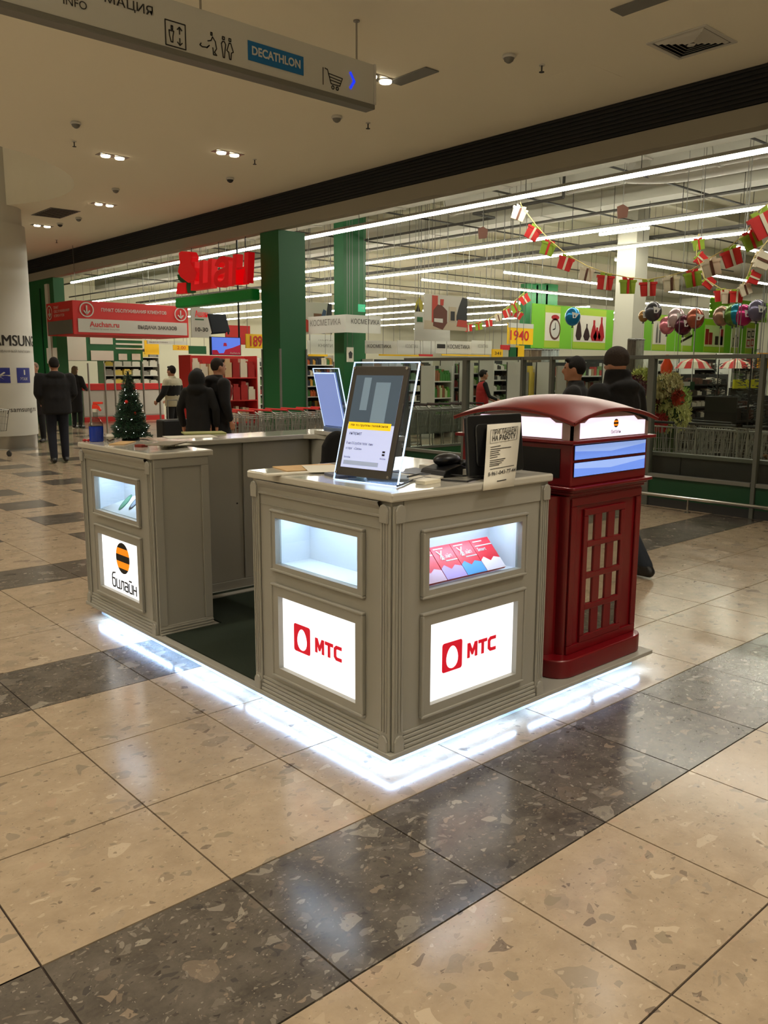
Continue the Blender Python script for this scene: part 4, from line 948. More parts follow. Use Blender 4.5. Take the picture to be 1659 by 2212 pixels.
def column(name, lb, x0, y0, w, d, zt, mt, mt2=None, strips=True):
    t = thing(name, lb, 'column', (x0, y0, 0)); b = MB(); b.box(x0, y0, 0, x0+w, y0+d, zt); b.build('shaft', mt, t)
    if strips:
        for (x, y) in ((x0, y0), (x0+w, y0), (x0, y0+d)):
            b = MB(); b.box(x-.02, y-.02, .0, x+.012, y+.012, 2.0); b.build('corner_guard', M_grey, t)
    return t
column('green_column', 'large dark green square column under the beam at the store front', FX+.0, 13.16, .6, .6, 4.14, M_green)
def col_px(lb, name, pl, pc, pr, y, mt):
    x0 = at(pc, 700, y=y).x; x1 = at(pr, 700, y=y).x; yb_ = at(pl, 700, x=x0).y; column(name, lb, x0, y, x1-x0, yb_-y, 6.3, mt, strips=False)
col_px('green column inside the store carrying the cosmetics sign', 'green_column', 722, 743, 790, 17.5, M_green)
col_px('pale grey square column rising between the lime banners', 'grey_column', 1326, 1366, 1392, 12.0, mat('column_grey', (178, 176, 160), .8))
p = at(1140, 600, y=21); 
t = thing('green_block', 'dark green box panel high in the store above the price sign', 'panel', (p.x, 21, 2.5))
for k_ in range(2): wire(t, at(1145+k_*45, 700, y=21).x, 21.1, 3.4)
for k_ in range(3):
    a_ = at(1138+k_*21, 612, y=21); c_ = at(1158+k_*21, 770, y=21); b = MB(); b.box(a_.x, 21, c_.z, c_.x, 21.3, a_.z); b.build('panel', M_green, t, bevel=.01)
# green storefront wall on the left
b = MB(); b.box(FX, 24.2, 0, FX+.3, 48, 4.14); gw = struct(b.build('wall_green', M_green))
for y in (25.2, 26.4, 27.8):
    b = MB(); b.box(FX-.03, y, 0, FX, y+.05, 3.9); b.build('seam', M_greend, gw)
b = MB(); b.box(FX-.06, 24.5, 0, FX, 24.72, 3.98); b.build('white_strip', M_signw, gw)
a_ = at(100, 752, x=FX-.02); c_ = at(124, 785, x=FX-.02); b = MB(); b.box(FX-.02, c_.y, c_.z, FX-.005, a_.y, a_.z); tag(b.build('pictogram_notice', M_paper), 'white notice with four small pictograms on the green wall', 'notice')

# customer service sign box
sx0, sy0, sx1, sy1, sz0, sz1 = 8.6, 21.6, 11.88, 23.4, 2.49, 3.34
t = thing('service_sign', 'big red and white boxed service sign hung over the counter at left', 'sign', (sx0, sy0, sz0))
b = MB(); b.box(sx0, sy0, sz0, sx1, sy1, sz1); b.build('box', M_signred, t, bevel=.01)
b = MB(); b.box(sx0+.12, sy0-.02, sz0+.06, sx1-.06, sy0, sz0+.40); b.build('white_panel', M_signw, t)
b = MB(); b.box(sx0-.02, sy0+.05, sz0+.02, sx0, sy1-.1, sz0+.37); b.build('side_panel', M_grey, t)
T = lambda s, u, z, w, h, m_, bd=0: text(s, (sx0+u, sy0-.025, sz0+z), UX, Z3, w, h, m_, t, bd)
T('ПУНКТ ОБСЛУЖИВАНИЯ КЛИЕНТОВ', .75, .60, 1.85, .09, M_signw, .03)
T('Auchan.ru', .42, .2, .8, .14, M_signred, .03); T('Только лучшие покупки', .42, .12, .8, .05, M_inkg); T('ВЫДАЧА ЗАКАЗОВ', 1.75, .17, 1.15, .12, M_ink, .03)
text('ПУНКТ', (sx0-.025, sy1-.6, sz0+.68), (0, -1, 0), Z3, .35, .07, M_signw, t); text('ОБСЛУЖИВАНИЯ', (sx0-.025, sy1-.6, sz0+.58), (0, -1, 0), Z3, 1.05, .07, M_signw, t); text('КЛИЕНТОВ', (sx0-.025, sy1-.6, sz0+.47), (0, -1, 0), Z3, .7, .07, M_signw, t)
def arrow_disc(O, U, N, r):
    O, U, N = map(Vector, (O, U, N)); b = MB(); n_ = 28
    for i in range(n_):
        q = [2*math.pi*i/n_, 2*math.pi*(i+1)/n_]; b.quad(*[O+U*(rr*math.cos(a_))+Z3*(rr*math.sin(a_))+N*.01 for rr, a_ in ((r*.84, q[0]), (r, q[0]), (r, q[1]), (r*.84, q[1]))])
    w = r*.09
    b.obox(O, U, Z3, N, -w, w, -r*.5, r*.55, 0, .012)
    for s_ in (-1, 1): d_ = (U*s_*.7+Z3*.75).normalized(); b.obox(O+Z3*(-r*.58), d_, Z3.cross(N) if False else d_.cross(N), N, 0, r*.62, -w, w, 0, .012)
    b.build('arrow_disc', M_signw, t)
arrow_disc((sx0+.36, sy0-.02, sz1-.22), (1, 0, 0), (0, -1, 0), .19); arrow_disc((sx1-.25, sy0-.02, sz1-.22), (1, 0, 0), (0, -1, 0), .19); arrow_disc((sx0-.025, sy1-.3, sz1-.25), (0, -1, 0), (-1, 0, 0), .19)
wire(t, sx0+.3, sy0+.5, sz1, CEIL); wire(t, FX+.6, sy0+.5, sz1); wire(t, sx1-.3, sy0+.5, sz1)
# service counter and board behind
yb = 26.5
t = thing('info_board', 'green information board with white sheets above the service counter', 'board', (10, yb, 2))
o, ib0, ib1, ibz, ibt = board_y('backing', 140, 722, 309, 781, yb, M_green, t)
for f_ in (ib0+.02, ib1-.06): b = MB(); b.box(f_, yb+.04, 0, f_+.05, yb+.09, ibt); b.build('post', M_greend, t)
for (a0, b0, a1, b1) in ((143, 724, 188, 779), (194, 724, 244, 744), (196, 757, 246, 779), (250, 731, 308, 736), (250, 741, 308, 746), (256, 764, 275, 778), (285, 764, 304, 778), (250, 751, 308, 755)):
    board_y('sheet', a0, b0, a1, b1, yb-.03, M_paper, t, .02)
t = thing('service_counter', 'long white service counter with red bands behind the barrier posts', 'counter', (10, 25, 0)); yc = 25.2
a_ = at(178, 830, y=yc); c_ = at(352, 830, y=yc); xw = (c_.x-a_.x)/4
b = MB(); b.box(a_.x, yc+.02, 0, c_.x, yc+.8, 1.02); b.build('carcass', M_signw, t)
for k_ in range(4): b = MB(); b.box(a_.x+k_*xw+.01, yc, .18, a_.x+(k_+1)*xw-.01, yc+.02, .95); b.build('front_panel', M_signw, t, bevel=.003)
b = MB(); b.box(a_.x-.02, yc-.03, .97, c_.x+.02, yc+.8, 1.16); b.build('red_top_band', M_signred, t, bevel=.004)
b = MB(); b.box(a_.x, yc-.02, .0, c_.x, yc, .15); b.build('red_kick', M_signred, t)
for k_, px in enumerate((196, 231, 252, 313, 347)):
    p_ = at(px, 900, y=20.2); t = thing('barrier_post', ('first', 'second', 'third', 'fourth', 'fifth')[k_]+' thin steel barrier post from the left before the service counter', 'post', (p_.x, 20.2, 0), 'steel barrier posts')
    b = MB(); b.cyl((p_.x, 20.2, .01), (p_.x, 20.2, 1.75), .022, n=10); b.build('pole', M_steel, t, smooth=True)
    b = MB(); b.cyl((p_.x, 20.2, 0), (p_.x, 20.2, .012), .09, n=16); b.build('foot_plate', M_steel, t)

# big 3-D store name over the entrance (bird shape, letters, green bar)
t = thing('store_name_sign', 'big red 3D store name with bird shape over a green bar', 'sign', (FX-.05, 15, 2.95))
Um = Vector((0, -1, 0)); Nm = Vector((-1, 0, 0))
def P3(px, py): q = at(px, py, x=FX-.1); return (-(q.y), q.z)
bird = [P3(*q) for q in ((400, 548), (405, 544), (424, 545), (429, 556), (427, 568), (434, 580), (440, 590), (436, 606), (420, 612), (404, 600), (398, 588), (402, 570))]
b = MB(); b.prism(bird, (FX-.1, 0, 0), Um, Z3, Nm, -.02, .16); b.build('bird_shape', M_ared, t, bevel=.02)
bird = [P3(*q) for q in ((391, 594), (400, 592), (412, 606), (424, 610), (422, 632), (414, 634), (410, 616), (394, 606))]
b = MB(); b.prism(bird, (FX-.1, 0, 0), Um, Z3, Nm, -.02, .1); b.build('green_wing', M_green, t, bevel=.01)
bird = [P3(*q) for q in ((394, 612), (412, 611), (412, 634), (391, 636))]
b = MB(); b.prism(bird, (FX-.1, 0, 0), Um, Z3, Nm, -.02, .12); b.build('bird_foot', M_ared, t, bevel=.01)
a_ = at(425, 630, x=FX-.1); c_ = at(552, 617, x=FX-.1)
text('шан', (FX-.1, a_.y, a_.z+.0), Um, Z3, a_.y-c_.y, .58, M_ared, t, .018, .14, name='letters', shear=.1)
a_ = at(392, 664, x=FX-.1); c_ = at(557, 627, x=FX-.1); b = MB(); b.box(FX-.25, c_.y, a_.z-.02, FX-.05, a_.y, a_.z+.19); b.build('green_bar', mat('bar_green', (10, 120, 40), .5, emit=.1), t, bevel=.03)
for y in (14.3, 15.3, 16.4): wire(t, FX+.02, y, 3.0, 4.14, .01, M_dark)

# screens near the entrance
def panel_y(name, lb, cat, px0, py0, px1, py1, y, mt, th=.04, group=None, hangz=None):
    t = thing(name, lb, cat, at((px0+px1)/2, py1, y=y), group); o, x0, x1, z0, z1 = board_y('panel', px0, py0, px1, py1, y, mt, t, th)
    if hangz:
        for f_ in (.1, .9): wire(t, x0+f_*(x1-x0), y+.02, z1, hangz)
    return t, x0, x1, z0, z1
def ptxt(t, s, x0, x1, z0, z1, y, fu0, fv0, fu1, fv1, mt, bold=0):
    return text(s, (x0+(x1-x0)*fu0, y-.006, z0+(z1-z0)*fv0), UX, Z3, (x1-x0)*(fu1-fu0), (z1-z0)*(fv1-fv0), mt, t, bold)
def pbox(t, nm, x0, x1, z0, z1, y, fu0, fv0, fu1, fv1, mt, n=.006):
    b = MB(); b.box(x0+(x1-x0)*fu0, y-n, z0+(z1-z0)*fv0, x0+(x1-x0)*fu1, y, z0+(z1-z0)*fv1); return b.build(nm, mt, t)
def pshape(t, nm, x0, x1, z0, z1, y, pts, mt, n=.008):
    b = MB(); b.prism([(x0+(x1-x0)*u, z0+(z1-z0)*v) for u, v in pts], (0, y, 0), (1, 0, 0), Z3, (0, -1, 0), 0.001, n); return b.build(nm, mt, t)
t, x0, x1, z0, z1 = panel_y('advert_screen', 'blue and red glowing advert screen hanging on a black pole', 'screen', 455, 727, 521, 768, 15.2, M_black, .06)
M_tvb = mat('tv_blue', (95, 130, 245), .4, emit=.6); M_tvr = mat('tv_red', (165, 20, 50), .4, emit=.5)
pbox(t, 'picture', x0, x1, z0, z1, 15.2, .03, .03, .97, .97, M_tvb)
pshape(t, 'picture_wave', x0, x1, z0, z1, 15.194, ((.03, .03), (.97, .03), (.97, .6), (.7, .42), (.45, .3), (.03, .27)), M_tvr)
pshape(t, 'picture_cutout', x0, x1, z0, z1, 15.186, ((.18, .3), (.45, .3), (.4, .12), (.25, .1)), M_tvb)
pshape(t, 'picture_badge', x0, x1, z0, z1, 15.194, ((.4, .5), (.52, .5), (.5, .68), (.42, .68)), M_tvr)
ptxt(t, 'Auchan.ru', x0, x1, z0, z1, 15.18, .6, .08, .93, .19, M_signw, .02)
b = MB(); xp = at(517, 700, y=15.3).x; b.cyl((xp, 15.32, z1), (xp, 15.32, 6.28), .02, n=8); b.build('pole', M_black, t)
a_ = at(447, 678, y=15.2); c_ = at(494, 722, y=15.2); t = thing('screen_back', 'dark tilted back of a screen above the advert screen', 'screen', a_)
b = MB(); q = [at(*p_, y=15.2) for p_ in ((447, 678), (485, 679), (495, 717), (457, 720))]; b.prism([(v.x, v.z) for v in q], (0, 15.2, 0), (1, 0, 0), Z3, (0, -1, 0), 0, .05); b.build('casing', mat('screen_navy', (24, 30, 45), .5), t, bevel=.01)
b = MB(); b.cyl(q[2]+Vector((0, .03, 0)), q[2]+Vector((0, .03, -.05)), .02, n=6); b.obox(q[3], (q[2]-q[3]).normalized(), Z3, (0, -1, 0), .0, .34, -.02, .01, -.02, .0); b.build('bracket', M_dark, t)

# hanging signs and boards in the store
def sign(lb, px0, py0, px1, py1, y, mt, txt=None, tm=None, bold=.02, fr=(.1, .25, .9, .75), cat='sign', name='hanging_sign', group=None, hz=6.28):
    t, x0, x1, z0, z1 = panel_y(name, lb, cat, px0, py0, px1, py1, y, mt, .03, group, hz)
    if txt: ptxt(t, txt, x0, x1, z0, z1, y, *fr, tm or M_ink, bold)
    return t, x0, x1, z0, z1
t, x0, x1, z0, z1 = sign('white card with red store name and opening hours beside the big green bar', 412, 663, 456, 730, 17.6, M_signw, 'Ашан', M_ared, .03, (.2, .68, .85, .9), name='store_card')
pbox(t, 'green_line', x0, x1, z0, z1, 17.6, .2, .58, .65, .62, M_green); ptxt(t, '10-30', x0, x1, z0, z1, 17.6, .2, .2, .85, .34, M_ink, .02)
sign('red fabric banner to the right of the advert screen', 487, 702, 541, 745, 19, M_signred, cat='banner')
sign('yellow price board reading 189 partly behind the big green column', 531, 721, 575, 753, 16.5, M_yellow, '189', M_signred, .018, (.2, .12, .8, .88), 'price board', 'price_board')
sign('yellow price board above the service counter, right of the red sign', 374, 745, 408, 757, 24, M_yellow, '2.00', M_signred, .0, (.25, .2, .8, .8), 'price board', 'price_board')
sign('small yellow and red poster beside the green information board', 312, 735, 344, 766, 26, M_yellow, None, cat='poster')
sign('white and red fascia strip behind the service sign', 318, 735, 405, 745, 25, M_signw, 'ВЫДАЧА ТОВАРА', M_ink, 0, (.05, .3, .5, .7))
sign('green panel under the long white shelf edge', 408, 747, 446, 765, 22, M_green, cat='panel')
sign('lime and white category sign far behind the green column, upper', 668, 722, 722, 762, 20, M_signw, 'КОСМЕТИКА', M_inkg, 0, (.35, .5, .95, .72))
# cosmetics box on the green column
t, x0, x1, z0, z1 = sign('white two-sided cosmetics sign box fixed on the inner green column', 749, 679, 823, 721, 16.9, M_signw, 'КОСМЕТИКА', M_ink, 0, (.12, .5, .95, .78))
b = MB(); b.box(x0-.03, 16.9, z0, x0, 18.6, z1); b.build('side_panel', M_signw, t); text('КОСМЕТИКА', (x0-.036, 18.4, z0+.2), (0, -1, 0), Z3, 1.3, .16, M_inkg, t)
b = MB(); b.box(x0, 16.905, z0+.02, x1, 16.91, z0+.14); b.build('print_band', M_grey, t)
for k_, (a0, a1, txt_, m_, lb) in enumerate(((790, 858, 'КОСМЕТИКА', M_ink, 'white cosmetics shelf header with bold black letters, left one'), (859, 913, 'КОСМЕТИКА', M_inkg, 'greyish cosmetics shelf header between the two bold ones'), (914, 940, None, M_inkg, 'narrow blank white shelf header in the middle of the row'), (941, 1018, 'КОСМЕТИКА', M_ink, 'white cosmetics shelf header with a dark square before the letters'), (1019, 1062, 'КОСМЕТИКА', M_inkg, 'rightmost grey-lettered cosmetics shelf header'))):
    t, x0, x1, z0, z1 = sign(lb, a0, 735, a1, 765, 15.2 if m_ is M_ink else 15.6, M_signw, txt_, m_, .02 if m_ is M_ink else 0, (.05 if k_ == 0 else .3, .45, .8, .72) if k_ != 3 else (.32, .4, .95, .72))
    if k_ == 3: pbox(t, 'dark_square', x0, x1, z0, z1, 15.2, .04, .4, .26, .72, M_ink)
sign('white shelf header above the book shelves', 664, 735, 721, 764, 19.5, M_signw, 'КНИГИ', M_inkg, 0, (.4, .5, .95, .75))
for k_, (a0, a1, m_) in enumerate(((667, 708, M_yellow), (820, 905, M_yellow), (906, 935, M_signred), (955, 1058, M_yellow))):
    sign(('yellow strip over the book shelves', 'yellow strip below the cosmetics headers, left', 'short red strip below the cosmetics headers', 'yellow strip below the cosmetics headers, right')[k_], a0, 765, a1, 770, 15.0 if k_ else 19.4, m_, cat='strip', name='price_strip', hz=6.28)
t, x0, x1, z0, z1 = sign('yellow board reading 1940 in red hung left of the lime banner', 1098, 697, 1151, 745, 14.0, M_yellow, '1940', M_signred, .018, (.08, .18, .82, .66), 'price board', 'price_board')
pbox(t, 'white_header', x0, x1, z0, z1, 14.0, 0, .78, 1, 1, M_signw)
for k_, (a0, b0, a1, b1, m_, lb) in enumerate(((1064, 754, 1086, 772, M_yellow, 'small yellow price board with dark digits near the partition top'), (1083, 745, 1102, 756, M_signred, 'small red flag above the yellow price board'), (1101, 750, 1118, 772, M_green, 'small green board right of the yellow price board'), (1116, 746, 1132, 772, M_yellow, 'pale yellow card right of the small green board'), (1640, 762, 1659, 795, mat('orange_board', (245, 175, 30), .6), 'orange board at the right edge above the partition'))):
    sign(lb, a0, b0, a1, b1, 12.5 if k_ < 4 else 7, m_, '341' if k_ == 0 else None, M_ink, 0, (.2, .3, .8, .7), 'price board', 'price_board', hz=6.28)
sign('green exit sign on the inner green column', 775, 657, 789, 674, 16.8, mat('exit_green', (60, 190, 140), .5, emit=.3), '⊣', M_signw, 0, (.3, .3, .7, .7), 'exit sign', 'exit_sign', hz=6.28)
t, x0, x1, z0, z1 = sign('small framed portrait notice on the inner green column', 750, 750, 764, 782, 17.3, M_paper, cat='notice', hz=6.28); pshape(t, 'printed_face', x0, x1, z0, z1, 17.3, ((.3, .25), (.7, .25), (.8, .6), (.5, .75), (.2, .6)), M_dark)
# Christmas interior posters
def xmas(lb, px0, py0, px1, py1, y, v):
    t, x0, x1, z0, z1 = sign(lb, px0, py0, px1, py1, y, mat('poster_cream', (190, 186, 172), .7), cat='poster', name='hanging_poster')
    S = lambda nm, pts, mt, n: pshape(t, nm, x0, x1, z0, z1, y, pts, mt, n)
    br_ = mat('poster_brown', (96, 52, 38), .7); rd = mat('poster_brick', (175, 62, 45), .7); dk = mat('poster_dark', (42, 44, 44), .7); bg = mat('poster_beige', (178, 165, 140), .7)
    S('print_floor', ((0, 0), (1, 0), (1, .22), (0, .25)), bg, .004)
    if v:
        S('print_tree', ((.72, .3), (1, .25), (1, .95), (.88, .98), (.8, .7)), dk, .006); S('print_column', ((.17, .2), (.3, .2), (.3, .97), (.17, .97)), rd, .006)
        S('print_stocking', ((.36, .7), (.43, .7), (.44, .88), (.36, .88)), rd, .006); S('print_figure', ((.2, .1), (.42, .0), (.52, .2), (.52, .55), (.4, .7), (.3, .72), (.2, .55)), br_, .008)
        S('print_jacket', ((.22, .22), (.42, .2), (.42, .32), (.22, .32)), M_signw, .0095); S('print_fireplace', ((.56, .25), (.74, .25), (.74, .68), (.56, .68)), bg, .007); S('print_hearth', ((.6, .28), (.7, .28), (.7, .55), (.6, .55)), dk, .0085); S('print_basket', ((.75, .12), (1, .1), (1, .3), (.78, .32)), rd, .009)
    else:
        S('print_tree', ((.75, .1), (1, .0), (1, 1), (.85, 1), (.78, .6)), dk, .006); S('print_cabinet', ((.3, .2), (.6, .2), (.6, .65), (.3, .65)), mat('poster_wood', (120, 85, 60), .7), .006)
        S('print_hearth', ((.35, .2), (.55, .2), (.55, .45), (.35, .45)), rd, .0075); S('print_sitter', ((0, .05), (.35, .03), (.3, .18), (.15, .4), (.0, .45)), rd, .009); S('print_stander', ((.6, 0), (.72, 0), (.74, .5), (.78, .75), (.68, .8), (.6, .6)), mat('poster_denim', (60, 80, 105), .7), .009)
xmas('hanging poster of two figures by a fireplace, left of the green inner column', 660, 652, 717, 722, 18.5, 0)
xmas('hanging poster of a figure with fireplace and fir tree in the middle of the store', 917, 634, 1008, 715, 13.5, 1)
t, x0, x1, z0, z1 = sign('white panel with a small green badge behind the middle poster', 897, 673, 972, 738, 14.2, M_signw, cat='poster', name='hanging_poster'); pbox(t, 'green_badge', x0, x1, z0, z1, 14.2, .05, .65, .2, .82, M_green)

# lime green banners with pictures
def lime(lb, px0, py0, px1, py1, y, pats):
    t, x0, x1, z0, z1 = sign(lb, px0, py0, px1, py1, y, M_lime, cat='banner', name='lime_banner')
    for (kind, u0, u1) in pats:
        pbox(t, 'pale_stripe', x0, x1, z0, z1, y, u0, .02, u1, .98, M_lime2, .006)
        pbox(t, 'picture', x0, x1, z0, z1, y, u0+.004, .18, u1-.004, .82, M_paper, .012)
        S = lambda nm, pts, mt, n=.018: pshape(t, nm, x0, x1, z0, z1, y, [(u0+(u1-u0)*a_, b_) for a_, b_ in pts], mt, n)
        rd = mat('vase_red', (165, 30, 38), .5); dk = mat('vase_dark', (48, 28, 28), .5)
        el = lambda cu, cv, ru, rv, n_=20: [(cu+ru*math.cos(2*math.pi*i/n_), cv+rv*math.sin(2*math.pi*i/n_)) for i in range(n_)]
        if kind == 'clock':
            S('clock_rim', el(.65, .45, .36, .25), mat('clock_rim', (95, 60, 52), .5)); S('clock_face', el(.65, .45, .28, .2), M_signw, .022); S('clock_bells', el(.65, .72, .25, .06), rd); S('clock_hand', ((.63, .45), (.67, .45), (.66, .6), (.64, .6)), M_ink, .026); S('clock_hand', ((.5, .42), (.65, .44), (.65, .47), (.5, .45)), M_ink, .026)
        elif kind == 'vases':
            for cu, w, h, c_, m_ in ((.16, .09, .62, .04, dk), (.4, .1, .42, .04, dk), (.62, .1, .52, .07, rd), (.85, .1, .6, .06, rd), (.72, .12, .35, .07, rd)):
                S('vase', [(cu-w*.5, .22), (cu+w*.5, .22), (cu+w, .32), (cu+w*.6, .22+h*.55), (cu+c_*.4, .22+h*.75), (cu+c_*.4, .2+h), (cu-c_*.4, .2+h), (cu-c_*.4, .22+h*.75), (cu-w*.6, .22+h*.55), (cu-w, .32)], m_)
        elif kind == 'jars':
            for cu, h, m_ in ((.12, .5, rd), (.3, .4, rd), (.6, .3, dk), (.82, .3, dk), (.82, .52, rd)): S('jar', [(cu-.08, .24), (cu+.08, .24), (cu+.08, .2+h), (cu-.08, .2+h)], m_)
        elif kind == 'sticks':
            for cu, h in ((.25, .28), (.5, .38), (.75, .32)): S('candlestick', [(cu-.04, .2), (cu+.04, .2), (cu+.02, .2+h*.8), (cu+.07, .2+h), (cu-.07, .2+h), (cu-.02, .2+h*.8)], M_ink)
        elif kind == 'frames':
            for cu, cv, m_ in ((.28, .62, M_dark), (.72, .64, M_dark), (.28, .34, rd), (.72, .36, rd)): S('picture_frame', [(cu-.16, cv-.11), (cu+.16, cv-.11), (cu+.16, cv+.11), (cu-.16, cv+.11)], m_); S('picture_mat', [(cu-.1, cv-.07), (cu+.1, cv-.07), (cu+.1, cv+.07), (cu-.1, cv+.07)], M_paper, .022)
        elif kind == 'bottles': 
            for cu in (.3, .5): S('grey_bottle', [(cu-.06, .22), (cu+.06, .22), (cu+.06, .6), (cu, .78), (cu-.06, .6)], M_grey)
        elif kind == 'bowls': S('fruit', el(.5, .5, .35, .1), mat('fruit_green', (120, 130, 70), .6)); S('tray', ((0, .25), (1, .45), (1, .52), (0, .32)), dk)
lime('lime green banner with pictures of a clock and red vases', 1151, 655, 1322, 757, 14.9, (('clock', .14, .32), ('vases', .48, .9)))
lime('long lime green banner with many small pictures right of the grey column', 1384, 676, 1634, 765, 15.4, (('bottles', .09, .2), ('bowls', .31, .4), ('jars', .5, .68), ('sticks', .74, .82), ('frames', .88, .97)))
t, x0, x1, z0, z1 = sign('translucent pale green sign sheet hung above the lime banner at right', 1536, 640, 1655, 697, 14.4, glass('green_sheet', (175, 215, 110)), 'ЦВЕТЫ', mat('pale_letters', (200, 220, 140), .6), .01, (.18, .4, .78, .62))

# ------------------------------------------------------------------ store ceiling: ducts, pipes, light rows
def tube_row(lb, a_, c_, n, z=4.6):
    a_ = Vector((*a_, z)); c_ = Vector((*c_, z)); t = thing('light_row', lb, 'ceiling light', a_); d = (c_-a_)/n; u = d.normalized(); s_ = u.cross(Z3)
    for k_ in range(n):
        b = MB(); b.obox(a_+d*k_, u, s_, Z3, .0, d.length-.002, -.035, .035, 0, .05); b.build('fluorescent_tube', M_tube, t, bevel=0)
        b = MB(); b.obox(a_+d*k_, u, s_, Z3, 0, d.length, -.05, .05, .051, .10); b.build('housing', M_signw, t)
    for k_ in range(n+1): q = a_+d*k_; wire(t, q.x, q.y, z+.1, 6.28, .006, M_dark)
zt = 4.6
def sx(px, py): return at(px, py, z=zt)
y_end = sx(135, 611).y
tube_row('nearest long bright light row just behind the beam', (12.05, 3.0), (12.05, y_end), 12)
tube_row('second bright light row from the beam', (16.1, 5.0), (16.1, sx(180, 648).y*16.1/sx(180, 648).x), 12)
tube_row('third bright light row from the beam', (18.7, 6.8), (18.7, 40), 14)
p = sx(1295, 527); tube_row('short double light hung between the second and third long rows', (17.4, sx(1400, 517).y*17.4/sx(1400, 517).x), (17.4, p.y*17.4/p.x), 1, 4.75)
for k_, (q0, q1, yy, lb) in enumerate((((1089, 590), (1316, 614), 17.4, 'light bar running away to the right left of the grey column'), ((1330, 563), (1482, 590), 13.5, 'light bar starting at the grey column'), ((1540, 597), (1659, 615), 13.5, 'light bar at the right edge under the garland'), ((1593, 536), (1659, 549), 10.2, 'short light bar end at the right edge'), ((912, 606), (1322, 652), 20.5, 'long light bar crossing above the middle poster'), ((1390, 656), (1536, 672), 20.5, 'light bar right of the grey column, above the lime banner'), ((765, 623), (916, 640), 24.5, 'light bar right of the inner green column'), ((1008, 645), (1155, 660), 24.5, 'light bar behind the middle poster'), ((1446, 631), (1550, 646), 17.4, 'light bar in the right part beneath the garland'))):
    a_, c_ = sx(*q0), sx(*q1); 
    x0_ = a_.x/a_.y*yy; x1_ = c_.x/c_.y*yy; zz = 4.6
    zz = CAMH+(zt-CAMH)*(yy/a_.y); tube_row(lb, (x0_, yy), (x1_, yy), max(1, int((x1_-x0_)/1.5)), zz)
for k_, x in enumerate((21.6, 24.6, 27.6, 30.8, 34.5, 39, 44)): tube_row('distant light row %s along the depth of the store' % ('nearest', 'second', 'third', 'fourth', 'fifth', 'sixth', 'last')[k_], (x, 27.5 if k_ < 3 else 24), (x, 46), 6)
# ducts
def duct(lb, x, y0, y1, z, w, h, round_=False, n=10):
    t = thing('air_duct', lb, 'duct', (x, y0, z)); L_ = (y1-y0)/n
    for k_ in range(n):
        b = MB()
        if round_: b.cyl((x, y0+k_*L_+.01, z), (x, y0+(k_+1)*L_-.01, z), w/2, n=20)
        else: b.box(x-w/2, y0+k_*L_+.01, z-h/2, x+w/2, y0+(k_+1)*L_-.01, z+h/2)
        b.build('duct_section', M_duct, t, smooth=round_)
        b = MB()
        if round_: b.cyl((x, y0+(k_+1)*L_-.02, z), (x, y0+(k_+1)*L_+.02, z), w/2+.02, n=20)
        else: b.box(x-w/2-.02, y0+(k_+1)*L_-.02, z-h/2-.02, x+w/2+.02, y0+(k_+1)*L_+.02, z+h/2+.02)
        b.build('flange', M_duct, t)
    for k_ in range(n+1): wire(t, x, y0+k_*L_, z+h/2, 6.28, .008, M_dark)
duct('long rectangular zinc duct above the nearest light row', 12.7, 2, 38, 5.35, .75, .5, n=12)
duct('second zinc duct deeper in the store above the light rows', 17.6, 2, 40, 5.6, 1.0, .5, n=10)
duct('round zinc duct high between the first two light rows', 14.6, 6, 14, 5.45, .6, .6, True, 5)
t = thing('duct_elbow', 'curved zinc duct elbow in the upper right of the store ceiling', 'duct', (15.0, 8.2, 5.5))
b = MB(); c0 = Vector((13.9, 8.2, 5.5))
for k_ in range(8):
    a0, a1 = math.pi/2*k_/8, math.pi/2*(k_+1)/8; b.cyl(c0+Vector((1.1*math.cos(a0), 1.1*math.sin(a0), 0)), c0+Vector((1.1*math.cos(a1), 1.1*math.sin(a1), 0)), .42, n=18)
b.build('elbow', M_duct, t, smooth=True)
b = MB(); b.cyl(c0+Vector((1.1, -3, 0)), c0+Vector((1.1, 0, 0)), .42, n=18); b.build('straight', M_duct, t, smooth=True)
b = MB(); b.cyl(c0+Vector((1.1, -1, .4)), c0+Vector((1.1, -1, 1.0)), .01, n=6); b.build('hanger_rods', M_dark, t)
rp_ = random.Random(5)
names_ = ('black sprinkler pipe', 'thin dark conduit', 'grey cable tray', 'dark water pipe')
def pipe(lb, pts, r, mt=M_pipe):
    b = MB(); b.tube(pts, r, 8); t = thing('ceiling_pipe', lb, 'pipe', pts[0]); b.build('pipe', mt, t, smooth=True)
    for a_, c_ in zip(pts[:-1], pts[1:]):
        L_ = (Vector(c_)-Vector(a_)).length; n_ = max(1, int(L_/5))
        for k_ in range(n_): q = Vector(a_).lerp(Vector(c_), (k_+.5)/n_); wire(t, q.x, q.y, q.z, 6.28, .004, M_pipe)
pipe('black sprinkler pipe running just behind the first light row', [(13.6, 3, 5.0), (13.6, 40, 5.0)], .03)
pipe('black pipe with a dropped bend above the second light row', [(14.2, 10.6, 5.6), (14.2, 10.6, 5.0), (14.2, 13, 5.0), (14.9, 13, 5.0), (14.9, 26, 5.0)], .03)
pipe('dark water pipe along the second light row', [(16.6, 3, 5.1), (16.6, 42, 5.1)], .03)
pipe('thin dark conduit above the third light row', [(19.2, 3, 5.3), (19.2, 42, 5.3)], .02)
pipe('thin dark conduit near the store ceiling deeper in', [(21.2, 4, 5.2), (21.2, 44, 5.2)], .03)
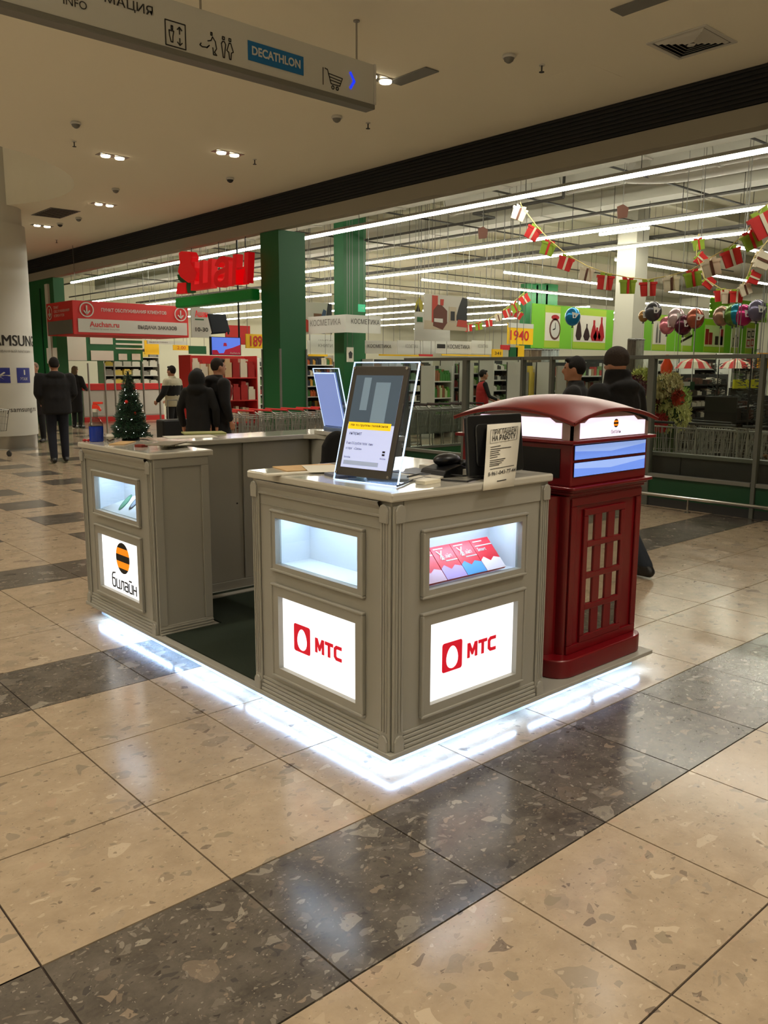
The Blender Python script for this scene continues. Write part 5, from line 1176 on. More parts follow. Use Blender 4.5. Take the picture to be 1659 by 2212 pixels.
for k_, y in enumerate((6.4, 8.9, 11.6, 14.8, 18.4, 22.5, 27.0, 32)): pipe('cross pipe %s from the right over the shopping hall' % ('nearest', 'second', 'third', 'fourth', 'fifth', 'sixth', 'seventh', 'eighth')[k_], [(10.5, y, 5.15), (30, y, 5.15)], .02)
for k_, (x, z) in enumerate(((17.0, 4.82), (20.2, 5.0))):
    t = thing('cable_tray', 'perforated cable tray beside the %s long light row' % ('second', 'third')[k_], 'cable tray', (x, 3, z))
    b = MB(); b.box(x-.12, 3, z, x-.11, 42, z+.06); b.box(x+.11, 3, z, x+.12, 42, z+.06); b.build('side_rail', M_pipe, t)
    b = MB()
    for q in range(120): b.box(x-.11, 3+q*.325, z, x+.11, 3.05+q*.325, z+.01)
    b.build('rungs', M_pipe, t, kind='stuff')
    for q in range(14): wire(t, x, 4+q*2.8, z+.05, 6.28, .008, M_dark)
for k_ in range(9):
    y = 4+k_*4.2; b = MB(); b.box(9.6, y, 6.0, 52, y+.25, 6.3); b.build('ceiling_beam', M_storew, sc_)

# ------------------------------------------------------------------ garlands of gift cards
M_gr = mat('gift_red', (200, 28, 24), .6); M_gg = mat('gift_green', (140, 170, 40), .6); M_gw = mat('gift_cream', (215, 205, 180), .6); M_gb = mat('gift_brown', (90, 50, 30), .6)
M_str = mat('garland_string', (215, 195, 120), .7)
eu0 = R_.copy(); eu0.z = 0; eu0.normalize(); en0 = eu0.cross(Z3)
def gift(c, s, tilt, col, lb, group):
    m0, m1, m2 = {'red': (M_gr, M_gw, M_gg), 'green': (M_gg, M_gr, M_gr), 'cream': (M_gw, M_gb, M_gw)}[col]
    t = thing('gift_card', lb, 'decoration', c, group); c = Vector(c)
    u = (eu0*math.cos(tilt)+Z3*math.sin(tilt)); v = (Z3*math.cos(tilt)-eu0*math.sin(tilt)); n_ = u.cross(v)
    b = MB(); b.prism([(-.42*s, -.45*s), (.42*s, -.45*s), (.46*s, .22*s), (-.46*s, .22*s)], c, u, v, n_, -.02, .02); b.build('box', m0, t)
    b = MB(); b.obox(c, u, v, n_, -.52*s, .52*s, .22*s, .36*s, -.026, .026); b.build('lid', m0, t)
    b = MB(); b.obox(c, u, v, n_, -.07*s, .07*s, -.45*s, .36*s, -.03, .03); b.build('ribbon', m1, t)
    b = MB()
    for sg in (-1, 1): b.prism([(0, .36*s), (sg*.3*s, .34*s), (sg*.34*s, .52*s), (sg*.12*s, .5*s)], c, u, v, n_, -.02, .02)
    b.build('bow', m2, t)
    return c+v*.5*s
def garland(lb, items, place, s0, group, sub):
    tops = []; cnt = {}
    for k_, (px, py, col, tl, sc2) in enumerate(items):
        cnt[col] = cnt.get(col, 0)+1; o_ = ('first', 'second', 'third', 'fourth', 'fifth', 'sixth')[cnt[col]-1]
        tops.append(gift(place(px, py), s0*sc2, tl, col, '%s %s gift card from the left on the %s' % (o_, col, sub), group))
    return tops
G1 = [(1121, 461, 'cream', -.35, 1), (1151, 503, 'red', -.5, 1), (1183, 536, 'green', -.3, 1), (1221, 568, 'red', -.3, 1), (1266, 592, 'cream', -.2, .95), (1307, 609, 'red', -.08, 1.05), (1356, 618, 'green', 0, 1), (1400, 623, 'red', .05, 1), (1450, 613, 'cream', .1, .95), (1497, 602, 'green', .2, 1), (1537, 578, 'cream', .3, 1.05), (1581, 555, 'red', .35, 1.1), (1624, 519, 'green', .45, 1.05), (1651, 483, 'red', .5, 1.5)]
tp = garland('', G1, lambda px, py: at(px, py, x=12.3), .27, 'gift cards on the front garland', 'big front garland')
pts = [at(1124, 437, x=12.3)]+tp+[at(1690, 420, x=12.3)]
t = thing('garland_string', 'long sagging string of gift cards across the right of the store', 'garland', pts[0]); b = MB(); b.tube(pts, .008, 5); b.build('string', M_str, t)
for q in (pts[0], pts[-1]): wire(t, q.x, q.y, q.z, 6.28, .004)
G2 = [(1509, 528, 'green', .2, .8), (1514, 560, 'red', .9, .8), (1524, 585, 'cream', .9, .8), (1531, 610, 'red', .9, .8), (1557, 638, 'red', .1, .85), (1574, 642, 'cream', 0, .9), (1591, 640, 'red', 0, .85), (1610, 625, 'cream', .4, .8), (1628, 600, 'red', 1.2, .8), (1647, 562, 'cream', 1.2, 1.1)]
tp = garland('', G2, lambda px, py: at(px, py, x=13.2), .25, 'gift cards on the small right garland', 'small looped garland at the right')
pts = [at(1510, 505, x=13.2)]+tp+[at(1675, 500, x=13.2)]
t = thing('garland_string', 'looped string of gift cards hanging at the right edge', 'garland', pts[0]); b = MB(); b.tube(pts, .007, 5); b.build('string', M_str, t)
for q in (pts[0], pts[-1]): wire(t, q.x, q.y, q.z, 6.28, .004)
G3 = [(1012, 708, 'red', .1, .8), (1034, 705, 'green', .15, .8), (1056, 698, 'red', .2, .8), (1077, 686, 'cream', .3, .8), (1096, 676, 'red', .4, 1), (1113, 664, 'green', .5, 1.1), (1120, 680, 'red', -.5, .9), (1133, 646, 'red', .6, 1.1)]
tp = garland('', G3, lambda px, py: at(px, py, y=15.5), .27, 'gift cards on the far garland', 'far garland above the 1940 price board')
t = thing('garland_string', 'far short string of gift cards above the 1940 price board', 'garland', tp[0]); b = MB(); b.tube([p_ for i_, p_ in enumerate(tp) if i_ != 6]+[at(1140, 625, y=15.5)], .008, 5); b.build('string', M_str, t)
q = at(1140, 625, y=15.5); b = MB(); b.cyl(q, (q.x, q.y, 6.28), .004, n=4); b.build('hanger_wires', M_grey, t)
for (px, py, lb) in ((1043, 503, 'dark brown hanging fan-shaped decoration left of the garland start'), (1345, 457, 'dark brown hanging paper decoration above the second light row')):
    c_ = at(px, py, x=13.0); t = thing('paper_decoration', lb, 'decoration', c_); b = MB(); b.prism([(-.08, -.12), (.08, -.1), (.1, .06), (0, .12), (-.1, .08)], c_, eu0, Z3, en0, -.01, .01); b.build('card', M_gb, t); b = MB(); b.cyl(c_+Z3*.1, (c_.x, c_.y, 6.28), .004, n=4); b.build('wire', M_grey, t)
c_ = at(903, 664, y=15); t = thing('paper_decoration', 'yellow and black hanging card left of the middle poster', 'decoration', c_); b = MB(); b.prism([(-.1, -.22), (.1, -.2), (.12, .1), (.02, .25), (-.06, .1)], c_, eu0, Z3, en0, -.01, .01); b.build('card', mat('card_olive', (165, 155, 60), .6), t); b = MB(); b.prism([(-.06, -.1), (.06, -.1), (0, .1)], c_, eu0, Z3, en0, .011, .014); b.cyl(c_+Z3*.2, (c_.x, c_.y, 6.28), .004, n=4); b.build('print', M_ink, t)
# foil balloons
BL = [(1237, 684, 'blue', (30, 120, 170), 1), (1411, 673, 'grey', (72, 70, 72), 1), (1390, 683, 'ochre', (150, 110, 60), .6), (1441, 703, 'pink and white', (200, 120, 130), .9), (1461, 687, 'silver and red', (185, 160, 160), 1), (1476, 702, 'dark plum', (78, 30, 45), 1), (1502, 688, 'red patterned', (150, 80, 60), 1), (1559, 683, 'brown patterned', (135, 105, 85), .95), (1583, 681, 'green', (80, 110, 40), 1.0), (1592, 679, 'teal', (20, 110, 130), 1.0), (1606, 681, 'magenta', (150, 25, 85), 1), (1635, 671, 'violet grey', (95, 90, 110), 1)]
for px, py, nm, c3, s_ in BL:
    c_ = at(px, py, x=15.5); t = thing('foil_balloon', '%s round foil balloon floating before the lime banners' % nm, 'balloon', c_, 'foil balloons')
    b = MB(); b.sph(c_, (.17*s_, .17*s_, .2*s_), 14, 10); b.build('foil', mat('foil_'+nm.replace(' ', '_'), c3, .25, .6), t, smooth=True)
    b = MB(); b.prism([(-.03, -.04), (.03, -.04), (.1*s_, .05), (-.05, .09)], c_, eu0, Z3, en0, .155*s_, .165*s_); b.build('print', M_signw, t)
    b = MB(); b.cyl(c_-Z3*.19*s_, c_-Z3*.24*s_, .01, .025, 8); b.build('knot', M_dark, t)
    b = MB(); b.cyl(c_-Z3*.24*s_, (c_.x, c_.y, .01), .004, n=4); b.build('ribbon', M_signw, t)
    wt = (c_.x, c_.y); 

# ------------------------------------------------------------------ shelving
ORD = ('first', 'second', 'third', 'fourth', 'fifth', 'sixth', 'seventh', 'eighth', 'ninth')
def cname(c):
    r, g, b_ = c; mx_ = max(c); mn = min(c)
    if mx_-mn < 30: return 'white' if mx_ > 195 else ('grey' if mx_ > 90 else 'black')
    if g == mx_: return 'green'
    if r > 180 and g > 130: return 'yellow' if b_ < 130 else 'beige'
    if r > 150 and g < 70: return 'red'
    if g > 80 and r > 150: return 'orange'
    return 'brown' if r == mx_ else 'blue'
GOODS = {}
def goods_mesh(c3, w, d, h):
    k_ = (c3, w, d, h)
    if k_ not in GOODS:
        b = MB(); b.box(-w/2, -d/2, 0, w/2, d/2, h*.8); b.box(-w*.35, -d*.35, h*.8, w*.35, d*.35, h)
        me = bpy.data.meshes.new('goods'); me.from_pydata(b.v, [], b.f); me.materials.append(mat('goods_%d_%d_%d' % c3, c3, .5)); GOODS[k_] = me
    return GOODS[k_]
PAL = {'book': [(190, 90, 40), (60, 110, 50), (200, 150, 60), (90, 60, 45), (215, 205, 180), (40, 45, 60)], 'green': [(95, 160, 60), (60, 120, 50), (190, 200, 150), (140, 90, 60)], 'dark': [(50, 42, 38), (90, 60, 50), (205, 200, 185), (35, 35, 40)], 'mix': [(190, 188, 175), (60, 58, 55), (150, 120, 90), (110, 140, 90), (160, 60, 55), (215, 212, 200)], 'red': [(170, 30, 30), (215, 190, 150), (200, 60, 40), (225, 215, 195)], 'paper': [(220, 218, 205), (200, 198, 185), (140, 138, 130), (225, 200, 90)]}
ngoods = [0]
FILL = {}
def shelf_unit(lb, px0, px1, y, zt_, levels, pal, name='shelf_unit', mt=M_signw, back=M_dark, z0_=.15, glab=None, gn=8, seed=0, d=.45):
    x0 = at(px0, 800, y=y).x; x1 = at(px1, 800, y=y).x; t = thing(name, lb, 'shelf', (x0, y, 0)); r_ = random.Random(seed)
    b = MB(); b.box(x0, y+d, 0, x1, y+d+.03, zt_); b.build('back_panel', back, t)
    for x in (x0, x1-.03): b = MB(); b.box(x, y, 0, x+.03, y+d, zt_); b.build('upright', mt, t)
    for k_ in range(levels):
        z = z0_+(zt_-z0_)*k_/levels; b = MB(); b.box(x0+.03, y, z, x1-.03, y+d, z+.03); b.build('shelf_board', mt, t)
        w = (x1-x0-.1)/gn
        gh = (zt_-z0_)/levels-.1
        r2 = random.Random(seed*31+k_)
        for q in range(int((x1-x0-.08)/.11)):        # tightly packed small goods
            c3 = r2.choice(PAL[pal]); hh = gh*r2.uniform(.55, .98); yy = y+.3; xx = x0+.05+q*.11
            if x1-x0 > .1: FILL.setdefault(c3, MB()).box(xx, yy-.06, z+.03, xx+.095, yy+.08, z+.03+hh)
        if z+gh < .75: continue
        for q in range(gn):
            if ngoods[0] >= 290: break
            c3 = r_.choice(PAL[pal]); h = round(gh*r_.choice((.7, .85, .98)), 3)
            o = bpy.data.objects.new('goods_box', goods_mesh(c3, round(w*.86, 2), .2, h)); COL.objects.link(o); o.location = (x0+.05+w*(q+.5), y+.13, z+.03)
            tag(o, '%s packet, %s from left on the %s board of the %s' % (cname(c3), ORD[q], ORD[k_], ' '.join(lb.split()[:5])), 'goods', 'goods on the '+' '.join(lb.split()[:6])); ngoods[0] += 1
    return t
shelf_unit('book shelf left of the blue panel with orange and green spines', 662, 722, 20.5, 2.05, 6, 'book', seed=1, gn=9)
shelf_unit('open shelf seen through the partition, green goods with yellow header', 938, 978, 14.2, 1.72, 4, 'green', seed=2, gn=6)
shelf_unit('dark shelf between the green goods and the partition post', 980, 1003, 14.5, 1.85, 5, 'mix', seed=3, gn=4)
shelf_unit('pale green shelf behind the red-vested worker', 1022, 1064, 13.8, 1.8, 6, 'green', seed=4, gn=5)
shelf_unit('white wire shelf right of the red-vested worker', 1066, 1117, 13.2, 1.85, 7, 'mix', seed=5, gn=6)
shelf_unit('dark wine shelf right of the flowers', 1478, 1575, 8.8, 1.55, 6, 'dark', mt=M_dark, seed=6, gn=9)
shelf_unit('dark shelf at the right edge behind the carts', 1597, 1680, 5.6, 1.25, 3, 'dark', mt=M_dark, seed=7, gn=6)
shelf_unit('papers shelf behind the service counter', 224, 345, 27.2, 2.3, 7, 'paper', seed=8, gn=6)
shelf_unit('red display shelf behind the two dark-coated visitors', 412, 556, 19.8, 1.98, 3, 'red', mt=M_signred, back=M_signred, seed=9, gn=8, d=.6)
shelf_unit('low shelf far behind the blue glowing panel', 742, 800, 19.2, 1.85, 6, 'mix', seed=10, gn=6)
shelf_unit('long far shelf behind the framed poster', 806, 935, 17, 1.9, 6, 'mix', seed=11, gn=8)
shelf_unit('textile rack right of the grey partition post', 1130, 1185, 12, 1.8, 2, 'paper', seed=12, gn=4)
shelf_unit('far shelf seen between the flowers and wine', 1420, 1476, 12.0, 1.9, 6, 'mix', seed=13, gn=5)
shelf_unit('poster shelf behind the visitors at the partition', 1195, 1330, 11.5, 1.8, 5, 'mix', seed=14, gn=9)
b = MB(); a_ = at(1205, 790, y=9.2); c_ = at(1222, 860, y=9.2); b.box(a_.x, 9.2, 0, c_.x, 9.24, a_.z); tag(b.build('white_door_panel', M_signw), 'tall white panel behind the visitor facing left', 'panel')
shelf_unit('white gondola behind the textiles', 1150, 1195, 13.5, 1.95, 6, 'mix', seed=40, gn=1)
shelf_unit('gondola with dark goods behind the two visitors', 1250, 1330, 14.0, 1.95, 6, 'dark', seed=41, gn=1)
shelf_unit('pale gondola behind the flower bunches', 1340, 1420, 10.5, 1.95, 6, 'paper', seed=42, gn=1)
shelf_unit('far dark gondola above the wine shelf', 1500, 1600, 11.5, 1.95, 6, 'dark', seed=43, gn=1)
# far shelf blocks in the store interior
for k_, (px0, px1, y) in enumerate(((560, 575, 30), (580, 650, 32), (1340, 1400, 17), (1580, 1660, 11))):
    shelf_unit(('far grey gondola at the left of the hall', 'far gondola behind the green column', 'gondola behind the grey column', 'gondola at the right edge of the store')[k_], px0, px1, y, 2.1, 5, 'mix', seed=20+k_, gn=4)
fm = MB(); fms = []
for i_, (c3, mb_) in enumerate(FILL.items()): fm.add(mb_.v, mb_.f, i_); fms.append(mat('goods_%d_%d_%d' % c3, c3, .5))
tag(fm.build('packed_goods', fms, kind='stuff'), 'rows of small packed goods filling the depth of the store shelves', 'goods')
# textiles hanging above the partition right of the 1940 board
for k_, (px0, px1, c3) in enumerate(((1131, 1147, (150, 135, 105)), (1148, 1170, (120, 105, 85)), (1171, 1190, (170, 175, 170)), (1191, 1207, (195, 205, 200)), (1358, 1372, (100, 92, 80)), (1373, 1390, (160, 165, 150)))):
    yy = 12.8 if px0 < 1300 else 9.5; a_ = at(px0, 755 if px0 < 1300 else 733, y=yy); c_ = at(px1, 772, y=yy); t = thing('hanging_textile', ('tan', 'brown patterned', 'grey', 'pale blue', 'dark striped', 'pale grey')[k_]+' textile hung just above the partition rail', 'textile', a_)
    b = MB(); n_ = 8
    P = [(a_.x+(c_.x-a_.x)*i/n_, yy+.03*math.sin(i*2.4)) for i in range(n_+1)]
    for i in range(n_): b.quad((*P[i], .8), (*P[i+1], .8), (*P[i+1], a_.z), (*P[i], a_.z))
    o = b.build('cloth', mat('textile_%d' % k_, c3, .9, noise=.4, nscale=9), t); sd = o.modifiers.new('s', 'SOLIDIFY'); sd.thickness = .02
    b = MB(); b.cyl((a_.x, yy, a_.z), (c_.x, yy, a_.z), .02, n=8); b.cyl(((a_.x+c_.x)/2, yy, 0), ((a_.x+c_.x)/2, yy, .9), .02, n=8); b.build('rail', M_grey, t)

# ------------------------------------------------------------------ flowers, trees, hangings behind the right part of the glass
def bouquet(lb, px, py, y, c3, s_, seed, bucket=(205, 205, 190)):
    c_ = at(px, py, y=y); t = thing('flower_bunch', lb, 'flowers', (c_.x, c_.y, 0)); r_ = random.Random(seed)
    b = MB()
    for k_ in range(170):
        a_ = r_.random()*2*math.pi; rr = s_*(.75+.3*r_.random()); z = r_.uniform(-s_, s_)*.9; f = math.sqrt(max(0, 1-(z/s_)**2)); p_ = c_+Vector((rr*f*math.cos(a_), rr*f*math.sin(a_), z)); R0 = .05*r_.uniform(.7, 1.2)
        for q in range(5):
            an = q*2*math.pi/5+r_.random()*.3; d1 = Vector((math.cos(an), -.3+.3*r_.random(), math.sin(an))); d2 = Vector((math.cos(an+.6), -.4, math.sin(an+.6)))
            b.add([p_, p_+d1*R0, p_+(d1+d2)*R0*.75, p_+d2*R0], [(0, 1, 2, 3)])
    b.build('blossoms', mat('petal_%d_%d_%d' % c3, c3, .8, noise=.35, nscale=14), t, kind='stuff')
    b = MB()
    for k_ in range(36):
        a_ = r_.random()*2*math.pi; rr = s_*r_.random(); p_ = c_+Vector((rr*math.cos(a_), rr*math.sin(a_), r_.uniform(-s_, s_*.7))); d1 = Vector((r_.uniform(-1, 1), r_.uniform(-1, 1), r_.uniform(-.2, 1))).normalized()*.09; w_ = d1.orthogonal().normalized()*.018
        b.add([p_, p_+d1*.5+w_, p_+d1, p_+d1*.5-w_], [(0, 1, 2, 3)])
    b.build('leaves', mat('leaf_dark', (58, 82, 40), .8), t, kind='stuff')
    b = MB()
    for k_ in range(8): a_ = k_*.8; b.cyl(c_+Vector((s_*.3*math.cos(a_), s_*.3*math.sin(a_), 0)), (c_.x+.05*math.cos(a_), c_.y+.05*math.sin(a_), .25), .006, n=5)
    b.build('stems', mat('stem_green', (60, 90, 45), .8), t)
    b = MB(); b.lathe([(.1, .001), (.13, .3), (.14, .32)], (c_.x, c_.y, 0), 14); b.build('bucket', mat('bucket_%d' % bucket[0], bucket, .5), t, smooth=True)
bouquet('bunch of pale yellow blossoms at the top of the flower stand, left of the post', 1388, 822, 6.5, (215, 222, 130), .17, 1)
bouquet('bunch of dusky purple blossoms beside the beanie-wearing visitor', 1362, 845, 6.5, (110, 62, 74), .22, 2)
bouquet('bunch of pink blossoms peeking out beside the beanie-wearing visitor', 1344, 830, 6.6, (215, 105, 105), .12, 3)
bouquet('bunch of orange blossoms low left of the partition post', 1372, 878, 6.2, (215, 85, 45), .14, 4)
bouquet('bunch of small lime blossoms next to the orange ones', 1392, 882, 6.1, (200, 218, 130), .12, 5)
bouquet('bunch of cream blossoms with twigs right of the partition post', 1440, 835, 6.0, (225, 215, 165), .18, 6)
bouquet('bunch of rust-coloured blossoms right behind the partition post', 1428, 862, 6.1, (130, 65, 40), .14, 7)
bouquet('large bunch of pale green blossoms at the lower right of the flower stand', 1452, 895, 5.9, (228, 235, 150), .22, 8)
bouquet('bunch of lime white blossoms in the middle of the flower stand', 1462, 862, 6.1, (200, 225, 140), .16, 9)
bouquet('bunch of red roses at the foot of the partition post', 1420, 912, 5.9, (205, 45, 50), .1, 10)
bouquet('small red orange lily bunch on the right of the flower stand', 1462, 858, 5.8, (215, 75, 45), .06, 11)
def fir(lb, px, y, h, s_, seed):
    x = at(px, 800, y=y).x; t = thing('artificial_fir', lb, 'christmas tree', (x, y, 0)); r_ = random.Random(seed)
    b = MB(); b.cyl((x, y, 0), (x, y, h), .025, .008, 8); b.build('trunk', M_dark, t)
    b = MB()
    for k_ in range(700):
        z = .3+(h-.3)*(1-math.sqrt(r_.random())); rr = s_*(1-z/h)*r_.uniform(.3, 1)+.02; a_ = r_.random()*6.28; p_ = Vector((x+rr*math.cos(a_), y+rr*math.sin(a_), z)); d1 = Vector((math.cos(a_), math.sin(a_), r_.uniform(-.2, .5))).normalized()*.09; w_ = d1.orthogonal().normalized()*.01
        b.add([p_-w_, p_+w_, p_+d1+w_*.3, p_+d1-w_*.3], [(0, 1, 2, 3)])
    b.build('needles', mat('fir_dark', (26, 36, 26), .8), t, kind='stuff')
fir('dark artificial fir tree in front of the yellow board at the right', 1622, 5.6, 1.95, .42, 4); fir('slim dark artificial fir tree left of the yellow board', 1552, 6.6, 1.8, .2, 5)
sign('yellow board behind the dark artificial fir tree', 1587, 820, 1644, 838, 6.4, mat('acid_yellow', (205, 205, 30), .6), cat='price board', name='price_board', hz=6.28)
t, x0, x1, z0, z1 = sign('dark notice board hanging under the yellow board', 1578, 838, 1645, 895, 6.45, M_dark, cat='board', name='notice_board', hz=6.28)
t, x0, x1, z0, z1 = sign('small dark green label board above the wine shelf', 1458, 825, 1500, 842, 7.6, M_greend, cat='sign', name='label_board', hz=6.28); pbox(t, 'white_label', x0, x1, z0, z1, 7.6, .1, .5, .75, 1.0, M_signw)
for k_, (px, py, lb) in enumerate(((1497, 788, 'red and white striped tent cap hung left behind the glass'), (1590, 788, 'red and white striped tent cap hung right behind the glass'))):
    c_ = at(px, py+8, y=8.0); t = thing('striped_cap', lb, 'hanging goods', c_); b = MB(); n_ = 16; R0 = .34; h0_ = .2
    for i in range(n_):
        a0, a1 = 2*math.pi*i/n_, 2*math.pi*(i+1)/n_
        for (r0, zz0, r1, zz1) in ((R0, 0, R0*.7, h0_*.6), (R0*.7, h0_*.6, .02, h0_)):
            b.quad(*[(c_.x+r*math.cos(a_), c_.y+r*math.sin(a_), c_.z+z) for r, a_, z in ((r0, a0, zz0), (r0, a1, zz0), (r1, a1, zz1), (r1, a0, zz1))], mi=i % 2)
    b.build('cloth', [M_gr, M_gw], t); b = MB(); b.cyl((c_.x, c_.y, c_.z+h0_), (c_.x, c_.y, 6.28), .005, n=4); b.build('wire', M_grey, t)
c_ = at(1440, 790, y=7.4); t = thing('orange_jug', 'bright orange glossy object behind the glass beside the post', 'ornament', c_); b = MB(); b.lathe([(.03, -.16), (.09, -.12), (.1, 0), (.04, .12), (.025, .18)], c_, 14); b.build('body', mat('orange_gloss', (225, 65, 15), .3), t, smooth=True); b = MB(); b.cyl(c_-Z3*.16, (c_.x, c_.y, 0), .02, n=8); b.build('stand', M_dark, t)

t = thing('low_display_wall', 'low dark display wall standing just behind the partition glass at right', 'display wall', (FX+.16, 5, 0))
for k_ in range(4):
    y0 = 2.75+k_*1.15; b = MB(); b.box(FX+.12, y0, 0, FX+.2, y0+1.14, .6); b.build('panel', M_dark, t, bevel=.004)
b = MB(); b.box(FX+.1, 2.75, .6, FX+.24, 7.35, .64); b.build('cap_rail', M_frame, t)
# ------------------------------------------------------------------ shopping carts
M_wire = mat('cart_wire', (165, 166, 160), .35, .3)
def make_cart(lb, red=False):
    t = thing('shopping_cart', lb, 'shopping cart', (0, 0, 0)); w0, w1, l0, l1 = .24, .3, -.42, .45     # front (−y) narrow
    zt0, zt1, zb = .86, .94, .5
    def W_(f, s_, v): # f 0 front..1 rear ; v 0 bottom..1 top
        ww = (w0*.85+(w1-w0)*f)*(.82+.18*v); y = (l0+.06*(1-v))+(l1-.02-(l0+.06*(1-v)))*f; z = zb+(zt0+(zt1-zt0)*f-zb)*v-.02*(1-f)*(1-v); return Vector((s_*ww, y, z))
    b = MB(); rr = .0048
    for s_ in (-1, 1):
        for i in range(13): b.cyl(W_(i/12, s_, 0), W_(i/12, s_, 1), rr, n=4, caps=False)
        for v in (0, .33, .66): b.cyl(W_(0, s_, v), W_(1, s_, v), rr, n=4, caps=False)
    for i in range(8):
        q = -1+2*i/7; a0 = W_(0, 1, 0); a1 = W_(0, 1, 1); b.cyl((a0.x*q, a0.y, a0.z), (a1.x*q, a1.y, a1.z), rr, n=4, caps=False)
        r0 = W_(1, 1, 0); b.cyl((a0.x*q, a0.y, a0.z), (r0.x*q, r0.y, r0.z), rr, n=4, caps=False)
        r1 = W_(1, 1, 1); b.cyl((r0.x*q, r0.y, r0.z), (r1.x*q, r1.y, r1.z), rr, n=4, caps=False)
    b.build('wire_basket', M_wire, t)
    b = MB(); b.tube([W_(1, -1, 1), W_(0, -1, 1), W_(0, 1, 1), W_(1, 1, 1), W_(1, -1, 1)], .008, 6); b.build('rim', M_wire, t)
    b = MB()
    for s_ in (-1, 1): b.tube([W_(1, s_, 1)+Vector((0, .1, .06)), W_(1, s_, 1), (s_*.27, .42, .3), (s_*.27, .36, .12), (s_*.2, -.36, .12)], .011, 6)
    b.build('frame', M_wire, t)
    b = MB(); b.cyl((-.3, l1+.08, 1.0), (.3, l1+.08, 1.0), .016, n=10); b.build('handle', M_signred if red else M_dark, t)
    for s_, y in ((-1, .36), (1, .36), (-1, -.36), (1, -.36)):
        b = MB(); x = s_*(.27 if y > 0 else .2); b.cyl((x-.012, y, .055), (x+.012, y, .055), .055, n=12); b.cyl((x, y, .06), (x, y, .12), .012, n=6); b.build('wheel', M_dark, t)
    return t
cart0 = make_cart('single shopping cart pushed beside the dark-jacketed man at left'); cart0.location = (4.75, 16.4, 0); cart0.rotation_euler = (0, 0, .5)
ord_ = ('first', 'second', 'third', 'fourth', 'fifth', 'sixth', 'seventh', 'eighth', 'ninth')
red0 = make_cart('first red-handled cart of the nested row in front of the green column', True); red0.location = (6.8, 10.9, 0); red0.rotation_euler = (0, 0, math.pi/2); red0['group'] = 'nested carts before the green column'
for k_ in range(1, 8): dup(red0, (6.8+k_*.3, 10.9, 0), math.pi/2, '%s red-handled cart of the nested row in front of the green column' % ord_[k_], 'nested carts before the green column')
for k_ in range(9): dup(cart0, (10.1+k_*.3, 10.9+.0, 0), math.pi/2, '%s nested cart behind the entrance glass, right of the poster frame' % ord_[k_], 'nested carts behind the entrance glass')
for k_ in range(6): dup(cart0, (10.2+k_*.3, 12.2, 0), math.pi/2, '%s cart of the farther nested row behind the entrance glass' % ord_[k_], 'farther nested carts')
for k_, (px, yy, a_, lb) in enumerate(((1600, 4.85, 1.3, 'upper large cart behind the glass at the right'), (1640, 4.15, 1.75, 'front cart at the right edge holding brown straps'), (1540, 4.7, 1.5, 'cart behind the glass left of the brown-strap cart'), (1450, 5.4, 1.4, 'cart behind the glass just right of the thick post'), (1500, 5.9, 1.1, 'rearmost cart behind the glass under the flowers'))):
    xx = at(px, 960, y=yy).x; xx = max(xx, FX+.75); dup(cart0, (xx, yy, 0), a_, lb, 'carts behind the partition glass')
cstr = at(1640, 968, y=4.15); b = MB(); r_ = random.Random(2); pp = [Vector((max(cstr.x, FX+.75)+r_.uniform(-.15, .15), 4.15+r_.uniform(-.2, .2), .56+r_.uniform(0, .12))) for _ in range(14)]
b.tube(pp, .015, 6); tag(b.build('strap_bundle', mat('strap_brown', (130, 95, 60), .8)), 'bundle of brown straps lying in the front cart at the right edge', 'straps')
p_ = at(375, 925, y=14.2); t = thing('suitcase', 'black travel suitcase beside the visitor in the black and white jacket', 'suitcase', (p_.x, 14.2, 0)); b = MB(); b.box(p_.x-.28, 14.05, .06, p_.x+.28, 14.35, .7); b.build('shell', M_black, t, bevel=.03)
b = MB(); b.tube([(p_.x-.1, 14.2, .7), (p_.x-.1, 14.2, 1.05), (p_.x+.1, 14.2, 1.05), (p_.x+.1, 14.2, .7)], .01, 6); b.build('handle', M_grey, t)
for s_ in (-1, 1): b = MB(); b.cyl((p_.x+s_*.25-.02, 14.2, .035), (p_.x+s_*.25+.02, 14.2, .035), .035, n=12); b.build('wheel', M_dark, t)

# ------------------------------------------------------------------ people
def remesh(mb, name, vox, mats_, matfn, parent, smooth_it=3):
    me = bpy.data.meshes.new('tmp'); me.from_pydata(mb.v, [], mb.f); ob = bpy.data.objects.new('tmp', me); COL.objects.link(ob)
    r_ = ob.modifiers.new('r', 'REMESH'); r_.mode = 'VOXEL'; r_.voxel_size = vox
    s_ = ob.modifiers.new('s', 'SMOOTH'); s_.iterations = smooth_it; s_.factor = .5
    bpy.context.view_layer.update()
    me2 = bpy.data.meshes.new_from_object(ob.evaluated_get(bpy.context.evaluated_depsgraph_get())); bpy.data.objects.remove(ob); bpy.data.meshes.remove(me)
    me2.name = name
    for m_ in mats_: me2.materials.append(m_)
    n_ = len(me2.polygons); ctr = np.empty(n_*3); me2.polygons.foreach_get('center', ctr); ctr = ctr.reshape(-1, 3)
    me2.polygons.foreach_set('material_index', matfn(ctr)); me2.polygons.foreach_set('use_smooth', [True]*n_); me2.update()
    o = bpy.data.objects.new(name, me2); COL.objects.link(o); o.parent = parent; return o
def limb(mb, pts):
    for (a_, r0), (c_, r1) in zip(pts[:-1], pts[1:]): mb.cyl(a_, c_, r0, r1, 12); mb.sph(a_, r0, 10, 6); mb.sph(c_, r1, 10, 6)
